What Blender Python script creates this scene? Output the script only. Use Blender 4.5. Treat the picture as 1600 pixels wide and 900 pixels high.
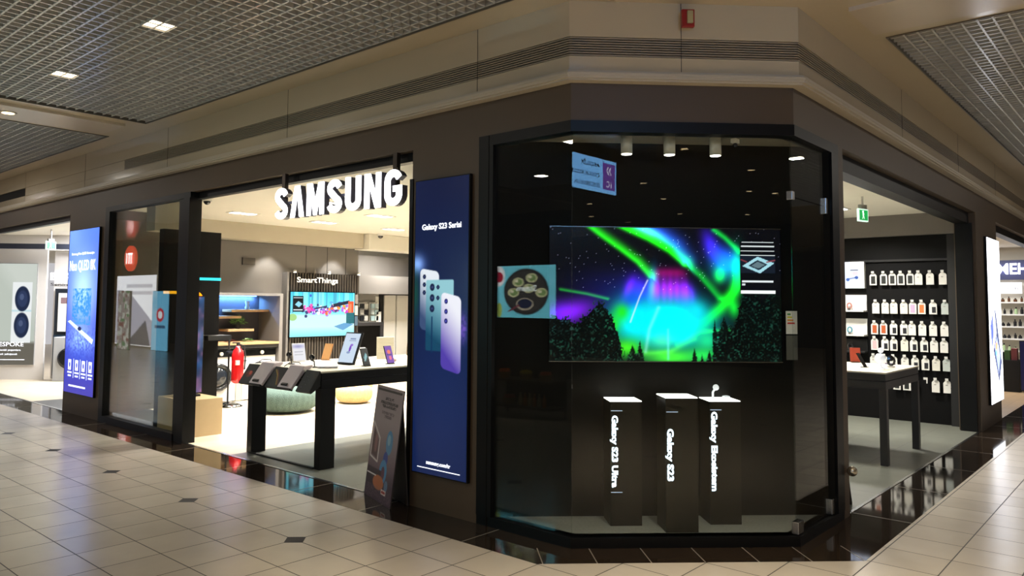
import bpy, bmesh, math, random
import numpy as np
from mathutils import Vector, Matrix
random.seed(7)
rng = np.random.RandomState(5)
for o in list(bpy.data.objects): bpy.data.objects.remove(o)
SC = bpy.context.scene
COL = SC.collection
R2 = math.sqrt(0.5)

# ------------------------------------------------------------------ camera, world, exposure
EYE = Vector((0, 0, 1.6))
yaw, pitch, roll = 0.7339452, 0.0626392, 0.0084574
fw = Vector((math.cos(yaw)*math.cos(pitch), math.sin(yaw)*math.cos(pitch), math.sin(pitch)))
rt0 = Vector((math.sin(yaw), -math.cos(yaw), 0)); up0 = rt0.cross(fw)
rt = math.cos(roll)*rt0 + math.sin(roll)*up0
up = -math.sin(roll)*rt0 + math.cos(roll)*up0
cd = bpy.data.cameras.new('camera'); cam = bpy.data.objects.new('camera', cd); COL.objects.link(cam)
m = Matrix((rt, up, -fw)).transposed().to_4x4(); m.translation = EYE; cam.matrix_world = m
cd.sensor_fit = 'HORIZONTAL'; cd.sensor_width = 36; cd.lens = 1193.4/1600*36
cd.shift_x = (800-760)/1600; cd.shift_y = (398.7-450)/1600; cd.clip_start = 0.05; cd.clip_end = 200
SC.camera = cam
W = bpy.data.worlds.new('world'); SC.world = W; W.use_nodes = True
W.node_tree.nodes['Background'].inputs[0].default_value = (0.92, 0.90, 0.93, 1)
W.node_tree.nodes['Background'].inputs[1].default_value = 0.6
SC.view_settings.view_transform = 'Standard'; SC.view_settings.look = 'None'
SC.view_settings.exposure = 0.0; SC.view_settings.gamma = 1.0; SC.view_settings.use_curve_mapping = False
MALL_W = 26.0      # watts of a square mall light
SHOP_W = 92.0      # watts of a shop ceiling light

def area(name, loc, sx, sy, watts, col=(1, 0.93, 0.82), rot=(0, 0, 0), spread=math.pi, parent=None):
    d = bpy.data.lights.new(name, 'AREA'); d.shape = 'RECTANGLE'; d.size = sx; d.size_y = sy
    d.energy = watts; d.color = col; d.spread = spread
    o = bpy.data.objects.new(name, d); COL.objects.link(o); o.location = loc; o.rotation_euler = rot
    if parent: o.parent = parent
    return o
def spot(name, loc, target, watts, deg=70, col=(1, 0.9, 0.75), r=0.03, parent=None, blend=0.6):
    d = bpy.data.lights.new(name, 'SPOT'); d.energy = watts; d.color = col; d.spot_size = math.radians(deg)
    d.spot_blend = blend; d.shadow_soft_size = r
    o = bpy.data.objects.new(name, d); COL.objects.link(o); o.location = loc
    o.rotation_euler = (Vector(target)-Vector(loc)).to_track_quat('-Z', 'Y').to_euler()
    if parent: o.parent = parent
    return o

# ------------------------------------------------------------------ materials
def lin(c):
    return tuple(((v/255)/12.92 if v/255 <= 0.04045 else ((v/255+0.055)/1.055)**2.4) for v in c[:3])
MC = {}
def mat(name, col=(128, 128, 128), rough=0.5, metal=0.0, emit=None, es=0.0, var=0.0, vs=4.0, bump=0.0, bs=30.0, coat=0.0, spec=0.5):
    if name in MC: return MC[name]
    M = bpy.data.materials.new(name); M.use_nodes = True; nt = M.node_tree
    b = nt.nodes['Principled BSDF']; c = lin(col)
    b.inputs['Base Color'].default_value = (*c, 1); b.inputs['Roughness'].default_value = rough
    b.inputs['Metallic'].default_value = metal; b.inputs['Specular IOR Level'].default_value = spec
    if coat: b.inputs['Coat Weight'].default_value = coat; b.inputs['Coat Roughness'].default_value = 0.05
    if emit is not None:
        b.inputs['Emission Color'].default_value = (*lin(emit), 1); b.inputs['Emission Strength'].default_value = es
    tc = nt.nodes.new('ShaderNodeTexCoord')
    if var or True:
        n = nt.nodes.new('ShaderNodeTexNoise'); n.inputs['Scale'].default_value = vs; n.inputs['Detail'].default_value = 4
        nt.links.new(tc.outputs['Object'], n.inputs['Vector'])
        r = nt.nodes.new('ShaderNodeMapRange'); v = var if var else 0.03
        r.inputs['To Min'].default_value = 1-v; r.inputs['To Max'].default_value = 1+v
        nt.links.new(n.outputs['Fac'], r.inputs['Value'])
        mx = nt.nodes.new('ShaderNodeVectorMath'); mx.operation = 'SCALE'; mx.inputs[0].default_value = c
        nt.links.new(r.outputs[0], mx.inputs['Scale']); nt.links.new(mx.outputs[0], b.inputs['Base Color'])
    if bump:
        n2 = nt.nodes.new('ShaderNodeTexNoise'); n2.inputs['Scale'].default_value = bs
        nt.links.new(tc.outputs['Object'], n2.inputs['Vector'])
        bp = nt.nodes.new('ShaderNodeBump'); bp.inputs['Strength'].default_value = bump; bp.inputs['Distance'].default_value = 0.01
        nt.links.new(n2.outputs['Fac'], bp.inputs['Height']); nt.links.new(bp.outputs[0], b.inputs['Normal'])
    MC[name] = M; return M
def glow(name, col, es): return mat(name, col, 0.4, emit=col, es=es)

def mth(nt, op, a, b=None, c=None):
    n = nt.nodes.new('ShaderNodeMath'); n.operation = op
    for i, v in enumerate((a, b, c)):
        if v is None: continue
        if isinstance(v, (int, float)): n.inputs[i].default_value = v
        else: nt.links.new(v, n.inputs[i])
    return n.outputs[0]

def tile_mat():
    M = bpy.data.materials.new('mall_tile'); M.use_nodes = True; nt = M.node_tree; b = nt.nodes['Principled BSDF']
    g = nt.nodes.new('ShaderNodeNewGeometry'); s = nt.nodes.new('ShaderNodeSeparateXYZ'); nt.links.new(g.outputs['Position'], s.inputs[0])
    T = 0.372
    def dist(o, ref, per):   # distance to nearest line ref + k*per
        a = mth(nt, 'SUBTRACT', o, ref); a = mth(nt, 'DIVIDE', a, per); a = mth(nt, 'ADD', a, 1000.5); a = mth(nt, 'FRACT', a)
        a = mth(nt, 'SUBTRACT', a, 0.5); a = mth(nt, 'ABSOLUTE', a); return mth(nt, 'MULTIPLY', a, per)
    dx = dist(s.outputs[0], 3.418, T); dy = dist(s.outputs[1], 2.972, T)
    gm = mth(nt, 'MINIMUM', dx, dy); grout = mth(nt, 'LESS_THAN', gm, 0.0035)
    d4 = mth(nt, 'ADD', dist(s.outputs[0], 3.046, 4*T), dist(s.outputs[1], 4.46, 4*T))
    dia = mth(nt, 'LESS_THAN', d4, 0.085)
    west = mth(nt, 'LESS_THAN', s.outputs[0], 3.5); dia = mth(nt, 'MULTIPLY', dia, west)
    diae = mth(nt, 'LESS_THAN', d4, 0.089); diae = mth(nt, 'MULTIPLY', diae, west)
    grout = mth(nt, 'MAXIMUM', grout, diae)
    # per tile tone
    fx = mth(nt, 'FLOOR', mth(nt, 'DIVIDE', mth(nt, 'SUBTRACT', s.outputs[0], 3.418), T)); fy = mth(nt, 'FLOOR', mth(nt, 'DIVIDE', mth(nt, 'SUBTRACT', s.outputs[1], 2.972), T))
    cx = nt.nodes.new('ShaderNodeCombineXYZ'); nt.links.new(fx, cx.inputs[0]); nt.links.new(fy, cx.inputs[1])
    wn = nt.nodes.new('ShaderNodeTexWhiteNoise'); nt.links.new(cx.outputs[0], wn.inputs['Vector'])
    nz = nt.nodes.new('ShaderNodeTexNoise'); nz.inputs['Scale'].default_value = 5; nz.inputs['Detail'].default_value = 5; nt.links.new(g.outputs['Position'], nz.inputs['Vector'])
    tone = mth(nt, 'ADD', mth(nt, 'MULTIPLY', wn.outputs['Value'], 0.10), mth(nt, 'MULTIPLY', nz.outputs['Fac'], 0.12)); tone = mth(nt, 'ADD', tone, 0.89)
    base = nt.nodes.new('ShaderNodeVectorMath'); base.operation = 'SCALE'; base.inputs[0].default_value = lin((184, 174, 160)); nt.links.new(tone, base.inputs['Scale'])
    m1 = nt.nodes.new('ShaderNodeMix'); m1.data_type = 'RGBA'; nt.links.new(grout, m1.inputs[0]); nt.links.new(base.outputs[0], m1.inputs[6]); m1.inputs[7].default_value = (*lin((52, 48, 44)), 1)
    m2 = nt.nodes.new('ShaderNodeMix'); m2.data_type = 'RGBA'; nt.links.new(dia, m2.inputs[0]); nt.links.new(m1.outputs[2], m2.inputs[6]); m2.inputs[7].default_value = (*lin((44, 40, 40)), 1)
    nt.links.new(m2.outputs[2], b.inputs['Base Color'])
    rr = mth(nt, 'MULTIPLY', grout, 0.5); rr = mth(nt, 'ADD', rr, mth(nt, 'ADD', mth(nt, 'MULTIPLY', nz.outputs['Fac'], 0.08), 0.20)); nt.links.new(rr, b.inputs['Roughness'])
    bp = nt.nodes.new('ShaderNodeBump'); bp.inputs['Strength'].default_value = 0.25; bp.inputs['Distance'].default_value = 0.002
    hh = mth(nt, 'SUBTRACT', mth(nt, 'MULTIPLY', nz.outputs['Fac'], 0.25), grout); nt.links.new(hh, bp.inputs['Height']); nt.links.new(bp.outputs[0], b.inputs['Normal'])
    return M
def brick_mat(name, c1, c2, mortar, bw, rh, ms, rough, off=0.5, rot=0.0, noise=0.06, shift=(0, 0)):
    M = bpy.data.materials.new(name); M.use_nodes = True; nt = M.node_tree; b = nt.nodes['Principled BSDF']
    g = nt.nodes.new('ShaderNodeNewGeometry'); mp = nt.nodes.new('ShaderNodeMapping'); nt.links.new(g.outputs['Position'], mp.inputs['Vector'])
    mp.inputs['Rotation'].default_value = (0, 0, rot); mp.inputs['Location'].default_value = (shift[0], shift[1], 0)
    br = nt.nodes.new('ShaderNodeTexBrick'); nt.links.new(mp.outputs[0], br.inputs['Vector']); br.offset = off
    br.inputs['Color1'].default_value = (*lin(c1), 1); br.inputs['Color2'].default_value = (*lin(c2), 1); br.inputs['Mortar'].default_value = (*lin(mortar), 1)
    br.inputs['Scale'].default_value = 1; br.inputs['Mortar Size'].default_value = ms; br.inputs['Brick Width'].default_value = bw; br.inputs['Row Height'].default_value = rh
    nz = nt.nodes.new('ShaderNodeTexNoise'); nz.inputs['Scale'].default_value = 6; nz.inputs['Detail'].default_value = 6; nt.links.new(g.outputs['Position'], nz.inputs['Vector'])
    r = nt.nodes.new('ShaderNodeMapRange'); r.inputs['To Min'].default_value = 1-noise*2; r.inputs['To Max'].default_value = 1+noise*2; nt.links.new(nz.outputs['Fac'], r.inputs['Value'])
    mx = nt.nodes.new('ShaderNodeVectorMath'); mx.operation = 'SCALE'; nt.links.new(br.outputs['Color'], mx.inputs[0]); nt.links.new(r.outputs[0], mx.inputs['Scale']); nt.links.new(mx.outputs[0], b.inputs['Base Color'])
    b.inputs['Roughness'].default_value = rough
    return M
def granite_mat():
    M = bpy.data.materials.new('dark_granite'); M.use_nodes = True; nt = M.node_tree; b = nt.nodes['Principled BSDF']
    g = nt.nodes.new('ShaderNodeNewGeometry')
    v = nt.nodes.new('ShaderNodeTexNoise'); v.inputs['Scale'].default_value = 160; v.inputs['Detail'].default_value = 3; nt.links.new(g.outputs['Position'], v.inputs['Vector'])
    cr = nt.nodes.new('ShaderNodeValToRGB'); nt.links.new(v.outputs['Fac'], cr.inputs[0])
    e = cr.color_ramp.elements; e[0].position = 0.5; e[0].color = (*lin((14, 13, 12)), 1); e[1].position = 0.8; e[1].color = (*lin((112, 88, 66)), 1)
    nt.links.new(cr.outputs[0], b.inputs['Base Color']); b.inputs['Roughness'].default_value = 0.06
    return M
def glass_mat(name='pane_glass', tint=(0.90, 0.93, 0.90), ior=1.5, rough=0.0):
    M = bpy.data.materials.new(name); M.use_nodes = True; nt = M.node_tree; nt.nodes.clear()
    o = nt.nodes.new('ShaderNodeOutputMaterial'); mx = nt.nodes.new('ShaderNodeMixShader'); fr = nt.nodes.new('ShaderNodeFresnel'); fr.inputs['IOR'].default_value = ior
    t = nt.nodes.new('ShaderNodeBsdfTransparent'); t.inputs[0].default_value = (*tint, 1); gl = nt.nodes.new('ShaderNodeBsdfGlossy'); gl.inputs['Roughness'].default_value = rough
    gg = nt.nodes.new('ShaderNodeNewGeometry'); ir = nt.nodes.new('ShaderNodeMapRange'); ir.inputs['To Min'].default_value = ior; ir.inputs['To Max'].default_value = 1/ior
    nt.links.new(gg.outputs['Backfacing'], ir.inputs['Value']); nt.links.new(ir.outputs[0], fr.inputs['IOR'])
    nt.links.new(fr.outputs[0], mx.inputs[0]); nt.links.new(t.outputs[0], mx.inputs[1]); nt.links.new(gl.outputs[0], mx.inputs[2]); nt.links.new(mx.outputs[0], o.inputs[0])
    return M
def screen_mat(name, es, rough=0.25, emissive=True):
    M = bpy.data.materials.new(name); M.use_nodes = True; nt = M.node_tree; b = nt.nodes['Principled BSDF']
    a = nt.nodes.new('ShaderNodeAttribute'); a.attribute_name = 'picture'
    b.inputs['Roughness'].default_value = rough
    if emissive:
        b.inputs['Base Color'].default_value = (0.005, 0.005, 0.005, 1)
        nt.links.new(a.outputs['Color'], b.inputs['Emission Color']); b.inputs['Emission Strength'].default_value = es
    else: nt.links.new(a.outputs['Color'], b.inputs['Base Color'])
    return M

TILE = tile_mat(); GRAN = granite_mat(); GLASS = glass_mat(tint=(0.95, 0.97, 0.95), ior=1.30)
GLASSL = glass_mat('window_glass', (0.86, 0.88, 0.85), 1.55)
WOODF = brick_mat('pale_plank_floor', (216, 202, 178), (208, 194, 170), (180, 164, 140), 1.2, 0.18, 0.002, 0.35, noise=0.03)
GREYF = brick_mat('grey_shop_tile', (112, 114, 104), (106, 108, 98), (78, 78, 72), 1.2, 0.6, 0.003, 0.4, off=0.0, noise=0.08)
CONC = mat('speckled_concrete', (120, 120, 116), 0.7, var=0.25, vs=60, bump=0.2, bs=120)
BROWN = mat('brown_composite', (82, 67, 50), 0.5, var=0.04, vs=2)
BLACK = mat('black_frame_metal', (9, 9, 10), 0.4, spec=0.25)
BLKM = mat('matt_black', (16, 16, 16), 0.6)
BLKG = mat('gloss_black', (7, 7, 8), 0.15, coat=0.5)
CREAM = mat('cream_metal_panel', (196, 180, 152), 0.16, var=0.03, vs=1.5, spec=0.6)
CREAMD = mat('ceiling_fin_metal', (205, 202, 196), 0.22, spec=0.7)
VENT = mat('vent_dark', (150, 138, 118), 0.4)
PLEN = mat('plenum_dark', (14, 12, 10), 0.9)
CEILW = mat('shop_ceiling_plaster', (242, 238, 226), 0.8)
GREYW = mat('taupe_wall', (106, 102, 98), 0.6, var=0.03)
GREYL = mat('light_grey_wall', (150, 147, 142), 0.6)
WHITEP = mat('white_lacquer', (226, 224, 218), 0.3)
WHITEC = mat('white_card', (235, 233, 226), 0.6)
WOOD = mat('pale_ply', (196, 172, 132), 0.5, var=0.06, vs=9)
DWOOD = mat('oak_shelf', (170, 138, 98), 0.5, var=0.1, vs=12)
STEEL = mat('brushed_steel', (190, 190, 190), 0.25, metal=1.0)
GREYP = mat('grey_plastic', (214, 203, 207), 0.5)
CHAR = mat('charcoal_panel', (8, 7, 7), 0.55, spec=0.15)
TEAL = glow('teal_light_line', (40, 196, 214), 1.0)
YEL = glow('yellow_light_line', (238, 170, 20), 1.0)
LITW = glow('lit_white', (255, 252, 246), 4.0)
LETW = glow('lit_letter_white', (250, 251, 255), 3.0)
DIFF = glow('warm_diffuser', (255, 236, 200), 4.0)
GRNL = glow('exit_green', (20, 150, 70), 1.1)

# ------------------------------------------------------------------ mesh building
class B:
    def __init__(s): s.v = []; s.f = []
    def add(s, vs, fs):
        k = len(s.v); s.v += [tuple(p) for p in vs]; s.f += [[i+k for i in f] for f in fs]; return s
    def box(s, x0, x1, y0, y1, z0, z1):
        vs = [(x, y, z) for x in (x0, x1) for y in (y0, y1) for z in (z0, z1)]
        return s.add(vs, [(0,1,3,2),(4,6,7,5),(0,4,5,1),(2,3,7,6),(0,2,6,4),(1,5,7,3)])
    def prism_x(s, x, y0, y1, t, f, z0, z1):     # upright fin with a small foot, running along y
        pr = [(-f, z0), (f, z0), (f, z0+0.004), (t, z0+0.004), (t, z1), (-t, z1), (-t, z0+0.004), (-f, z0+0.004)]; n = 8
        return s.add([(x+a, y0, z) for a, z in pr]+[(x+a, y1, z) for a, z in pr], [(i, (i+1) % n, (i+1) % n+n, i+n) for i in range(n)]+[tuple(range(n)), tuple(range(n, 2*n))])
    def prism_y(s, y, x0, x1, t, f, z0, z1):
        pr = [(-f, z0), (f, z0), (f, z0+0.004), (t, z0+0.004), (t, z1), (-t, z1), (-t, z0+0.004), (-f, z0+0.004)]; n = 8
        return s.add([(x0, y+a, z) for a, z in pr]+[(x1, y+a, z) for a, z in pr], [(i, (i+1) % n, (i+1) % n+n, i+n) for i in range(n)]+[tuple(range(n)), tuple(range(n, 2*n))])
    def fbox(s, o, u, v, n, w, h, d):     # box from corner o along u*w, v*h, n*d
        o, u, v, n = map(Vector, (o, u, v, n))
        vs = [o+u*a+v*b_+n*c for a in (0, w) for b_ in (0, h) for c in (0, d)]
        return s.add(vs, [(0,1,3,2),(4,6,7,5),(0,4,5,1),(2,3,7,6),(0,2,6,4),(1,5,7,3)])
    def prism(s, pts, z0, z1):
        n = len(pts); vs = [(x, y, z0) for x, y in pts]+[(x, y, z1) for x, y in pts]
        return s.add(vs, [tuple(range(n))[::-1], tuple(range(n, 2*n))]+[(i, (i+1) % n, (i+1) % n+n, i+n) for i in range(n)])
    def fprism(s, o, u, v, n, pts, d):
        o, u, v, n = map(Vector, (o, u, v, n)); k = len(pts)
        vs = [o+u*a+v*b_ for a, b_ in pts]+[o+u*a+v*b_+n*d for a, b_ in pts]
        return s.add(vs, [tuple(range(k))[::-1], tuple(range(k, 2*k))]+[(i, (i+1) % k, (i+1) % k+k, i+k) for i in range(k)])
    def lathe(s, prof, c=(0, 0, 0), n=24, ax=(0, 0, 1), sx=1, sy=1):
        ax = Vector(ax).normalized(); q = Vector((0, 0, 1)).rotation_difference(ax); c = Vector(c); vs = []
        for r, z in prof:
            for i in range(n):
                a = 2*math.pi*i/n; vs.append(c+q @ Vector((r*sx*math.cos(a), r*sy*math.sin(a), z)))
        fs = [(j*n+i, j*n+(i+1) % n, (j+1)*n+(i+1) % n, (j+1)*n+i) for j in range(len(prof)-1) for i in range(n)]
        fs.append(tuple(range(n))[::-1]); fs.append(tuple((len(prof)-1)*n+i for i in range(n)))
        return s.add(vs, fs)
    def cyl(s, c, r, h, n=20, ax=(0, 0, 1)): return s.lathe([(r, 0), (r, h)], c, n, ax)
    def tube(s, pts, r, n=8):
        pts = [Vector(p) for p in pts]; vs = []; N = len(pts)
        for i, p in enumerate(pts):
            t = (pts[min(i+1, N-1)]-pts[max(i-1, 0)]).normalized()
            a = t.orthogonal().normalized() if i == 0 else (pa-t*pa.dot(t)).normalized(); pa = a; b_ = t.cross(a)
            for k in range(n):
                an = 2*math.pi*k/n; vs.append(p+r*(math.cos(an)*a+math.sin(an)*b_))
        fs = [(j*n+i, j*n+(i+1) % n, (j+1)*n+(i+1) % n, (j+1)*n+i) for j in range(N-1) for i in range(n)]
        fs += [tuple(range(n))[::-1], tuple((N-1)*n+i for i in range(n))]
        return s.add(vs, fs)
    def sphere(s, c, r, n=16, m=10, sz=1.0):
        return s.lathe([(max(1e-4, r*math.sin(math.pi*j/m)), -r*sz*math.cos(math.pi*j/m)) for j in range(m+1)], c, n)
    def build(s, name, mt, parent=None, rel=(0, 0, 0), bevel=0.0, smooth=False):
        me = bpy.data.meshes.new(name); rel = Vector(rel)
        me.from_pydata([tuple(Vector(p)-rel) for p in s.v], [], s.f); me.materials.append(mt); me.update()
        bm = bmesh.new(); bm.from_mesh(me); bmesh.ops.recalc_face_normals(bm, faces=bm.faces)
        if smooth:
            for f in bm.faces: f.smooth = len(f.verts) == 4
        bm.to_mesh(me); bm.free()
        o = bpy.data.objects.new(name, me); COL.objects.link(o)
        if parent: o.parent = parent
        if bevel:
            md = o.modifiers.new('bevel', 'BEVEL'); md.width = bevel; md.segments = 2; md.limit_method = 'ANGLE'
        return o
def thing(name, label, cat, loc=(0, 0, 0), rz=0, group=None):
    o = bpy.data.objects.new(name, None); COL.objects.link(o); o.location = loc; o.rotation_euler = (0, 0, rz)
    o.empty_display_size = 0.1; o['label'] = label; o['category'] = cat
    if group: o['group'] = group
    return o
def solo(name, b, mt, label, cat, group=None, **k):
    P = np.array([tuple(p) for p in b.v]); c = ((P[:, 0].min()+P[:, 0].max())/2, (P[:, 1].min()+P[:, 1].max())/2, P[:, 2].min())
    o = b.build(name, mt, rel=c, **k); o.location = c; o['label'] = label; o['category'] = cat
    if group: o['group'] = group
    return o
def struct(name, b, mt, **k):
    o = b.build(name, mt, **k); o['kind'] = 'structure'; return o
def dup(root, loc, rz=None, label=None, group=None):
    r = root.copy(); COL.objects.link(r); r.location = loc
    if rz is not None: r.rotation_euler = (0, 0, rz)
    if label: r['label'] = label
    if group: r['group'] = group
    for ch in list(root.children):
        c = ch.copy(); COL.objects.link(c); c.parent = r
        for g in ch.children:
            d = g.copy(); COL.objects.link(d); d.parent = c
    return r
def text(name, s, o, u, v, width, cap, mt, depth=0.002, bold=0.0, parent=None, rel=(0, 0, 0), center=False):
    cu = bpy.data.curves.new(name, 'FONT'); cu.body = s; cu.size = 1; cu.offset = bold; cu.resolution_u = 3
    ob = bpy.data.objects.new(name, cu); COL.objects.link(ob); bpy.context.view_layer.update()
    me0 = bpy.data.meshes.new_from_object(ob.evaluated_get(bpy.context.evaluated_depsgraph_get()))
    bpy.data.objects.remove(ob); bpy.data.curves.remove(cu)
    bm = bmesh.new(); bm.from_mesh(me0); bpy.data.meshes.remove(me0)
    bmesh.ops.remove_doubles(bm, verts=bm.verts, dist=1e-5)
    xs = [p.co.x for p in bm.verts]; x0, x1 = min(xs), max(xs)
    ext = bmesh.ops.extrude_face_region(bm, geom=bm.faces[:])
    top = [g for g in ext['geom'] if isinstance(g, bmesh.types.BMVert)]
    for p in top: p.co.z = 1
    o, u, v = map(Vector, (o, u, v)); n = u.cross(v); rel = Vector(rel); sx = width/(x1-x0); sy = cap/0.729
    for p in bm.verts:
        a = (p.co.x-x0)*sx-(width/2 if center else 0); p.co = o+u*a+v*(p.co.y*sy)+n*(p.co.z*depth)-rel
    bmesh.ops.recalc_face_normals(bm, faces=bm.faces)
    me = bpy.data.meshes.new(name); bm.to_mesh(me); bm.free(); me.materials.append(mt)
    r = bpy.data.objects.new(name, me); COL.objects.link(r)
    if parent: r.parent = parent
    return r

# ------------------------------------------------------------------ painted pictures for screens and prints
class Cv:
    def __init__(s, nx, ny, col=(0, 0, 0)):
        s.nx, s.ny = nx, ny; s.a = np.zeros((ny+1, nx+1, 3)); s.a[:] = col
        s.y, s.x = np.mgrid[0:ny+1, 0:nx+1].astype(float)      # y runs down from the top
    def mix(s, m, col): m = np.clip(m, 0, 1)[..., None]; s.a = s.a*(1-m)+np.array(col, float)*m
    def add(s, m, col): s.a = s.a+m[..., None]*np.array(col, float)
    def blob(s, cx, cy, rx, ry, ang=0):
        c, n = math.cos(ang), math.sin(ang); dx, dy = s.x-cx, s.y-cy
        return np.exp(-((dx*c+dy*n)/rx)**2-((-dx*n+dy*c)/ry)**2)
    def ell(s, cx, cy, rx, ry, col, soft=0.08):
        d = np.sqrt(((s.x-cx)/rx)**2+((s.y-cy)/ry)**2); s.mix((1-d)/soft+0.5, col)
    def rect(s, x0, y0, x1, y1, col): s.mix(((s.x >= x0) & (s.x <= x1) & (s.y >= y0) & (s.y <= y1)).astype(float), col)
    def poly(s, pts, col):
        ins = np.zeros(s.x.shape, bool); n = len(pts)
        for i in range(n):
            xa, ya = pts[i]; xb, yb = pts[(i+1) % n]
            if ya == yb: continue
            c = ((ya > s.y) != (yb > s.y)) & (s.x < (xb-xa)*(s.y-ya)/(yb-ya)+xa); ins ^= c
        s.mix(ins.astype(float), col); return ins
    def seg(s, pts, sharp=False):       # signed-side aware distance to polyline
        D = np.full(s.x.shape, 1e9); S = np.zeros(s.x.shape)
        for (xa, ya), (xb, yb) in zip(pts[:-1], pts[1:]):
            L2 = (xb-xa)**2+(yb-ya)**2; t = np.clip(((s.x-xa)*(xb-xa)+(s.y-ya)*(yb-ya))/L2, 0, 1)
            dx, dy = s.x-xa-t*(xb-xa), s.y-ya-t*(yb-ya); d = np.hypot(dx, dy)
            sg = np.sign((xb-xa)*dy-(yb-ya)*dx); k = d < D; D = np.where(k, d, D); S = np.where(k, sg, S)
        return D, S
    def line(s, pts, w, col): D, _ = s.seg(pts); s.mix((w/2-D)+0.5, col)
    def noise(s, sc, seed=0):
        r = np.random.RandomState(seed); n = r.rand(int(s.ny/sc)+3, int(s.nx/sc)+3); X, Y = s.x/sc, s.y/sc
        i, j = X.astype(int), Y.astype(int); fx, fy = X-i, Y-j; fx = fx*fx*(3-2*fx); fy = fy*fy*(3-2*fy)
        return (n[j, i]*(1-fx)+n[j, i+1]*fx)*(1-fy)+(n[j+1, i]*(1-fx)+n[j+1, i+1]*fx)*fy
def screen(name, cv, o, u, w, h, mt, parent=None, rel=(0, 0, 0), v=(0, 0, 1)):
    nx, ny = cv.nx, cv.ny; o, u, v, rel = map(lambda t: np.array(tuple(t), float), (o, u, v, rel))
    X, Y = cv.x/nx*w, (1-cv.y/ny)*h
    P = (o-rel)[None, None]+X[..., None]*u+Y[..., None]*v
    idx = np.arange((nx+1)*(ny+1)).reshape(ny+1, nx+1)
    F = np.stack([idx[1:, :-1], idx[1:, 1:], idx[:-1, 1:], idx[:-1, :-1]], -1).reshape(-1, 4)
    me = bpy.data.meshes.new(name); me.from_pydata(P.reshape(-1, 3).tolist(), [], F.tolist())
    at = me.color_attributes.new('picture', 'FLOAT_COLOR', 'POINT')
    c = np.clip(cv.a, 0, 255)/255; c = np.where(c <= 0.04045, c/12.92, ((c+0.055)/1.055)**2.4).reshape(-1, 3)
    at.data.foreach_set('color', np.concatenate([c, np.ones((len(c), 1))], 1).astype(np.float32).ravel())
    me.materials.append(mt); ob = bpy.data.objects.new(name, me); COL.objects.link(ob)
    if parent: ob.parent = parent
    return ob

# ================================================================== SETTING
DU = Vector((R2, -R2, 0)); DN = Vector((R2, R2, 0)); UZ = Vector((0, 0, 1)); UX = Vector((1, 0, 0)); UY = Vector((0, 1, 0))
FAR = 30.0
def pl(d, dch=None):    # outline of the shop front pushed outwards by d
    e = d if dch is None else dch; s = 7.17-e/R2
    return [(4.17-d, s-(4.17-d)), (s-(1.91-d), 1.91-d)]
def band(b, d0, d1, z0, z1, yl=FAR, xr=FAR, back=None):
    a = pl(d0); c = pl(d1)
    # three convex pieces following left front, corner, right front
    b.prism([(4.17-d0, yl), a[0], c[0], (4.17-d1, yl)], z0, z1)
    b.prism([a[0], a[1], c[1], c[0]], z0, z1)
    b.prism([a[1], (xr, 1.91-d0), (xr, 1.91-d1), c[1]], z0, z1)
    return b
# floors
g0, g1 = (3.79, 2.98), (5.26, 1.51)
struct('floor', B().prism([(-9, -14), (FAR, -14), (FAR, g1[1]), g1, g0, (3.79, FAR), (-9, FAR)], -0.12, 0), TILE)
i0, i1 = pl(-0.02)
fg = B().prism([(3.79, FAR), g0, i0, (4.19, FAR)], -0.12, 0).prism([g0, g1, i1, i0], -0.12, 0).prism([g1, (FAR, 1.51), (FAR, 1.93), i1], -0.12, 0)
struct('trim_1', fg, GRAN)
STONE = mat('pale_stone_joint', (128, 122, 112), 0.4)
j = B()
for y in (3.62, 4.72, 5.6, 6.8, 8.0, 9.2, 10.4, 11.6, 12.8, 14.0, 15.2): j.box(3.79, 4.19, y-0.003, y+0.003, 0, 0.001)
for x in (6.4, 7.6, 8.8, 10.0, 11.2, 12.4, 13.6): j.box(x-0.003, x+0.003, 1.51, 1.93, 0, 0.001)
for k in range(7):
    p = Vector((3.86+0.3*k*R2, 2.90-0.3*k*R2, 0)) if False else Vector((3.80, 2.97, 0))+DU*(0.02+0.34*k)
    j.fbox(p, DU, DN, UZ, 0.006, 0.30, 0.001)
struct('trim_2', j, STONE)
struct('floor_shop', B().prism([(4.19, 7.38), (12.2, 7.38), (12.2, 13.4), (5.12, 13.4), (5.12, 9.3), (4.19, 9.3)], -0.1, 0), WOODF)
struct('floor_window_strip', B().box(4.19, 5.12, 9.3, 13.4, -0.1, 0), mat('dark_strip', (52, 54, 54), 0.35))
struct('floor_shop_front', B().prism([(4.19, 7.38), i0, i1, (13.3, 1.93), (13.3, 7.38)], -0.1, 0), GREYF)
struct('floor_threshold', B().box(4.185, 4.215, 3.0, 16, 0, 0.004).box(5.3, 13.3, 1.925, 1.95, 0, 0.004), STEEL)
struct('floor_left_shop', B().box(4.19, 12, 13.4, FAR, -0.1, 0), WOODF)
struct('floor_right_shop', B().box(13.3, FAR, 1.93, 9, -0.1, 0), brick_mat('tan_plank_floor', (190, 158, 120), (176, 146, 110), (140, 110, 80), 1.0, 0.15, 0.002, 0.35))

# brown front: band above the openings, pillars
struct('wall_front', band(B(), 0.0, -0.22, 2.84, 3.7), BROWN)
pb = B(); pb.box(4.17, 4.42, 3.84, 4.575, 0, 2.84); struct('wall_pillar_left', pb, BROWN)
struct('wall_pillar_far_left', B().box(4.17, 4.40, 10.66, 11.95, 0, 2.84), BROWN)
struct('wall_pillar_corner', B().box(6.17, 6.295, 1.91, 2.16, 0, 2.84), BROWN)
struct('wall_pillar_right', B().box(11.66, 13.18, 1.91, 2.16, 0, 2.84), BROWN)
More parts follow.
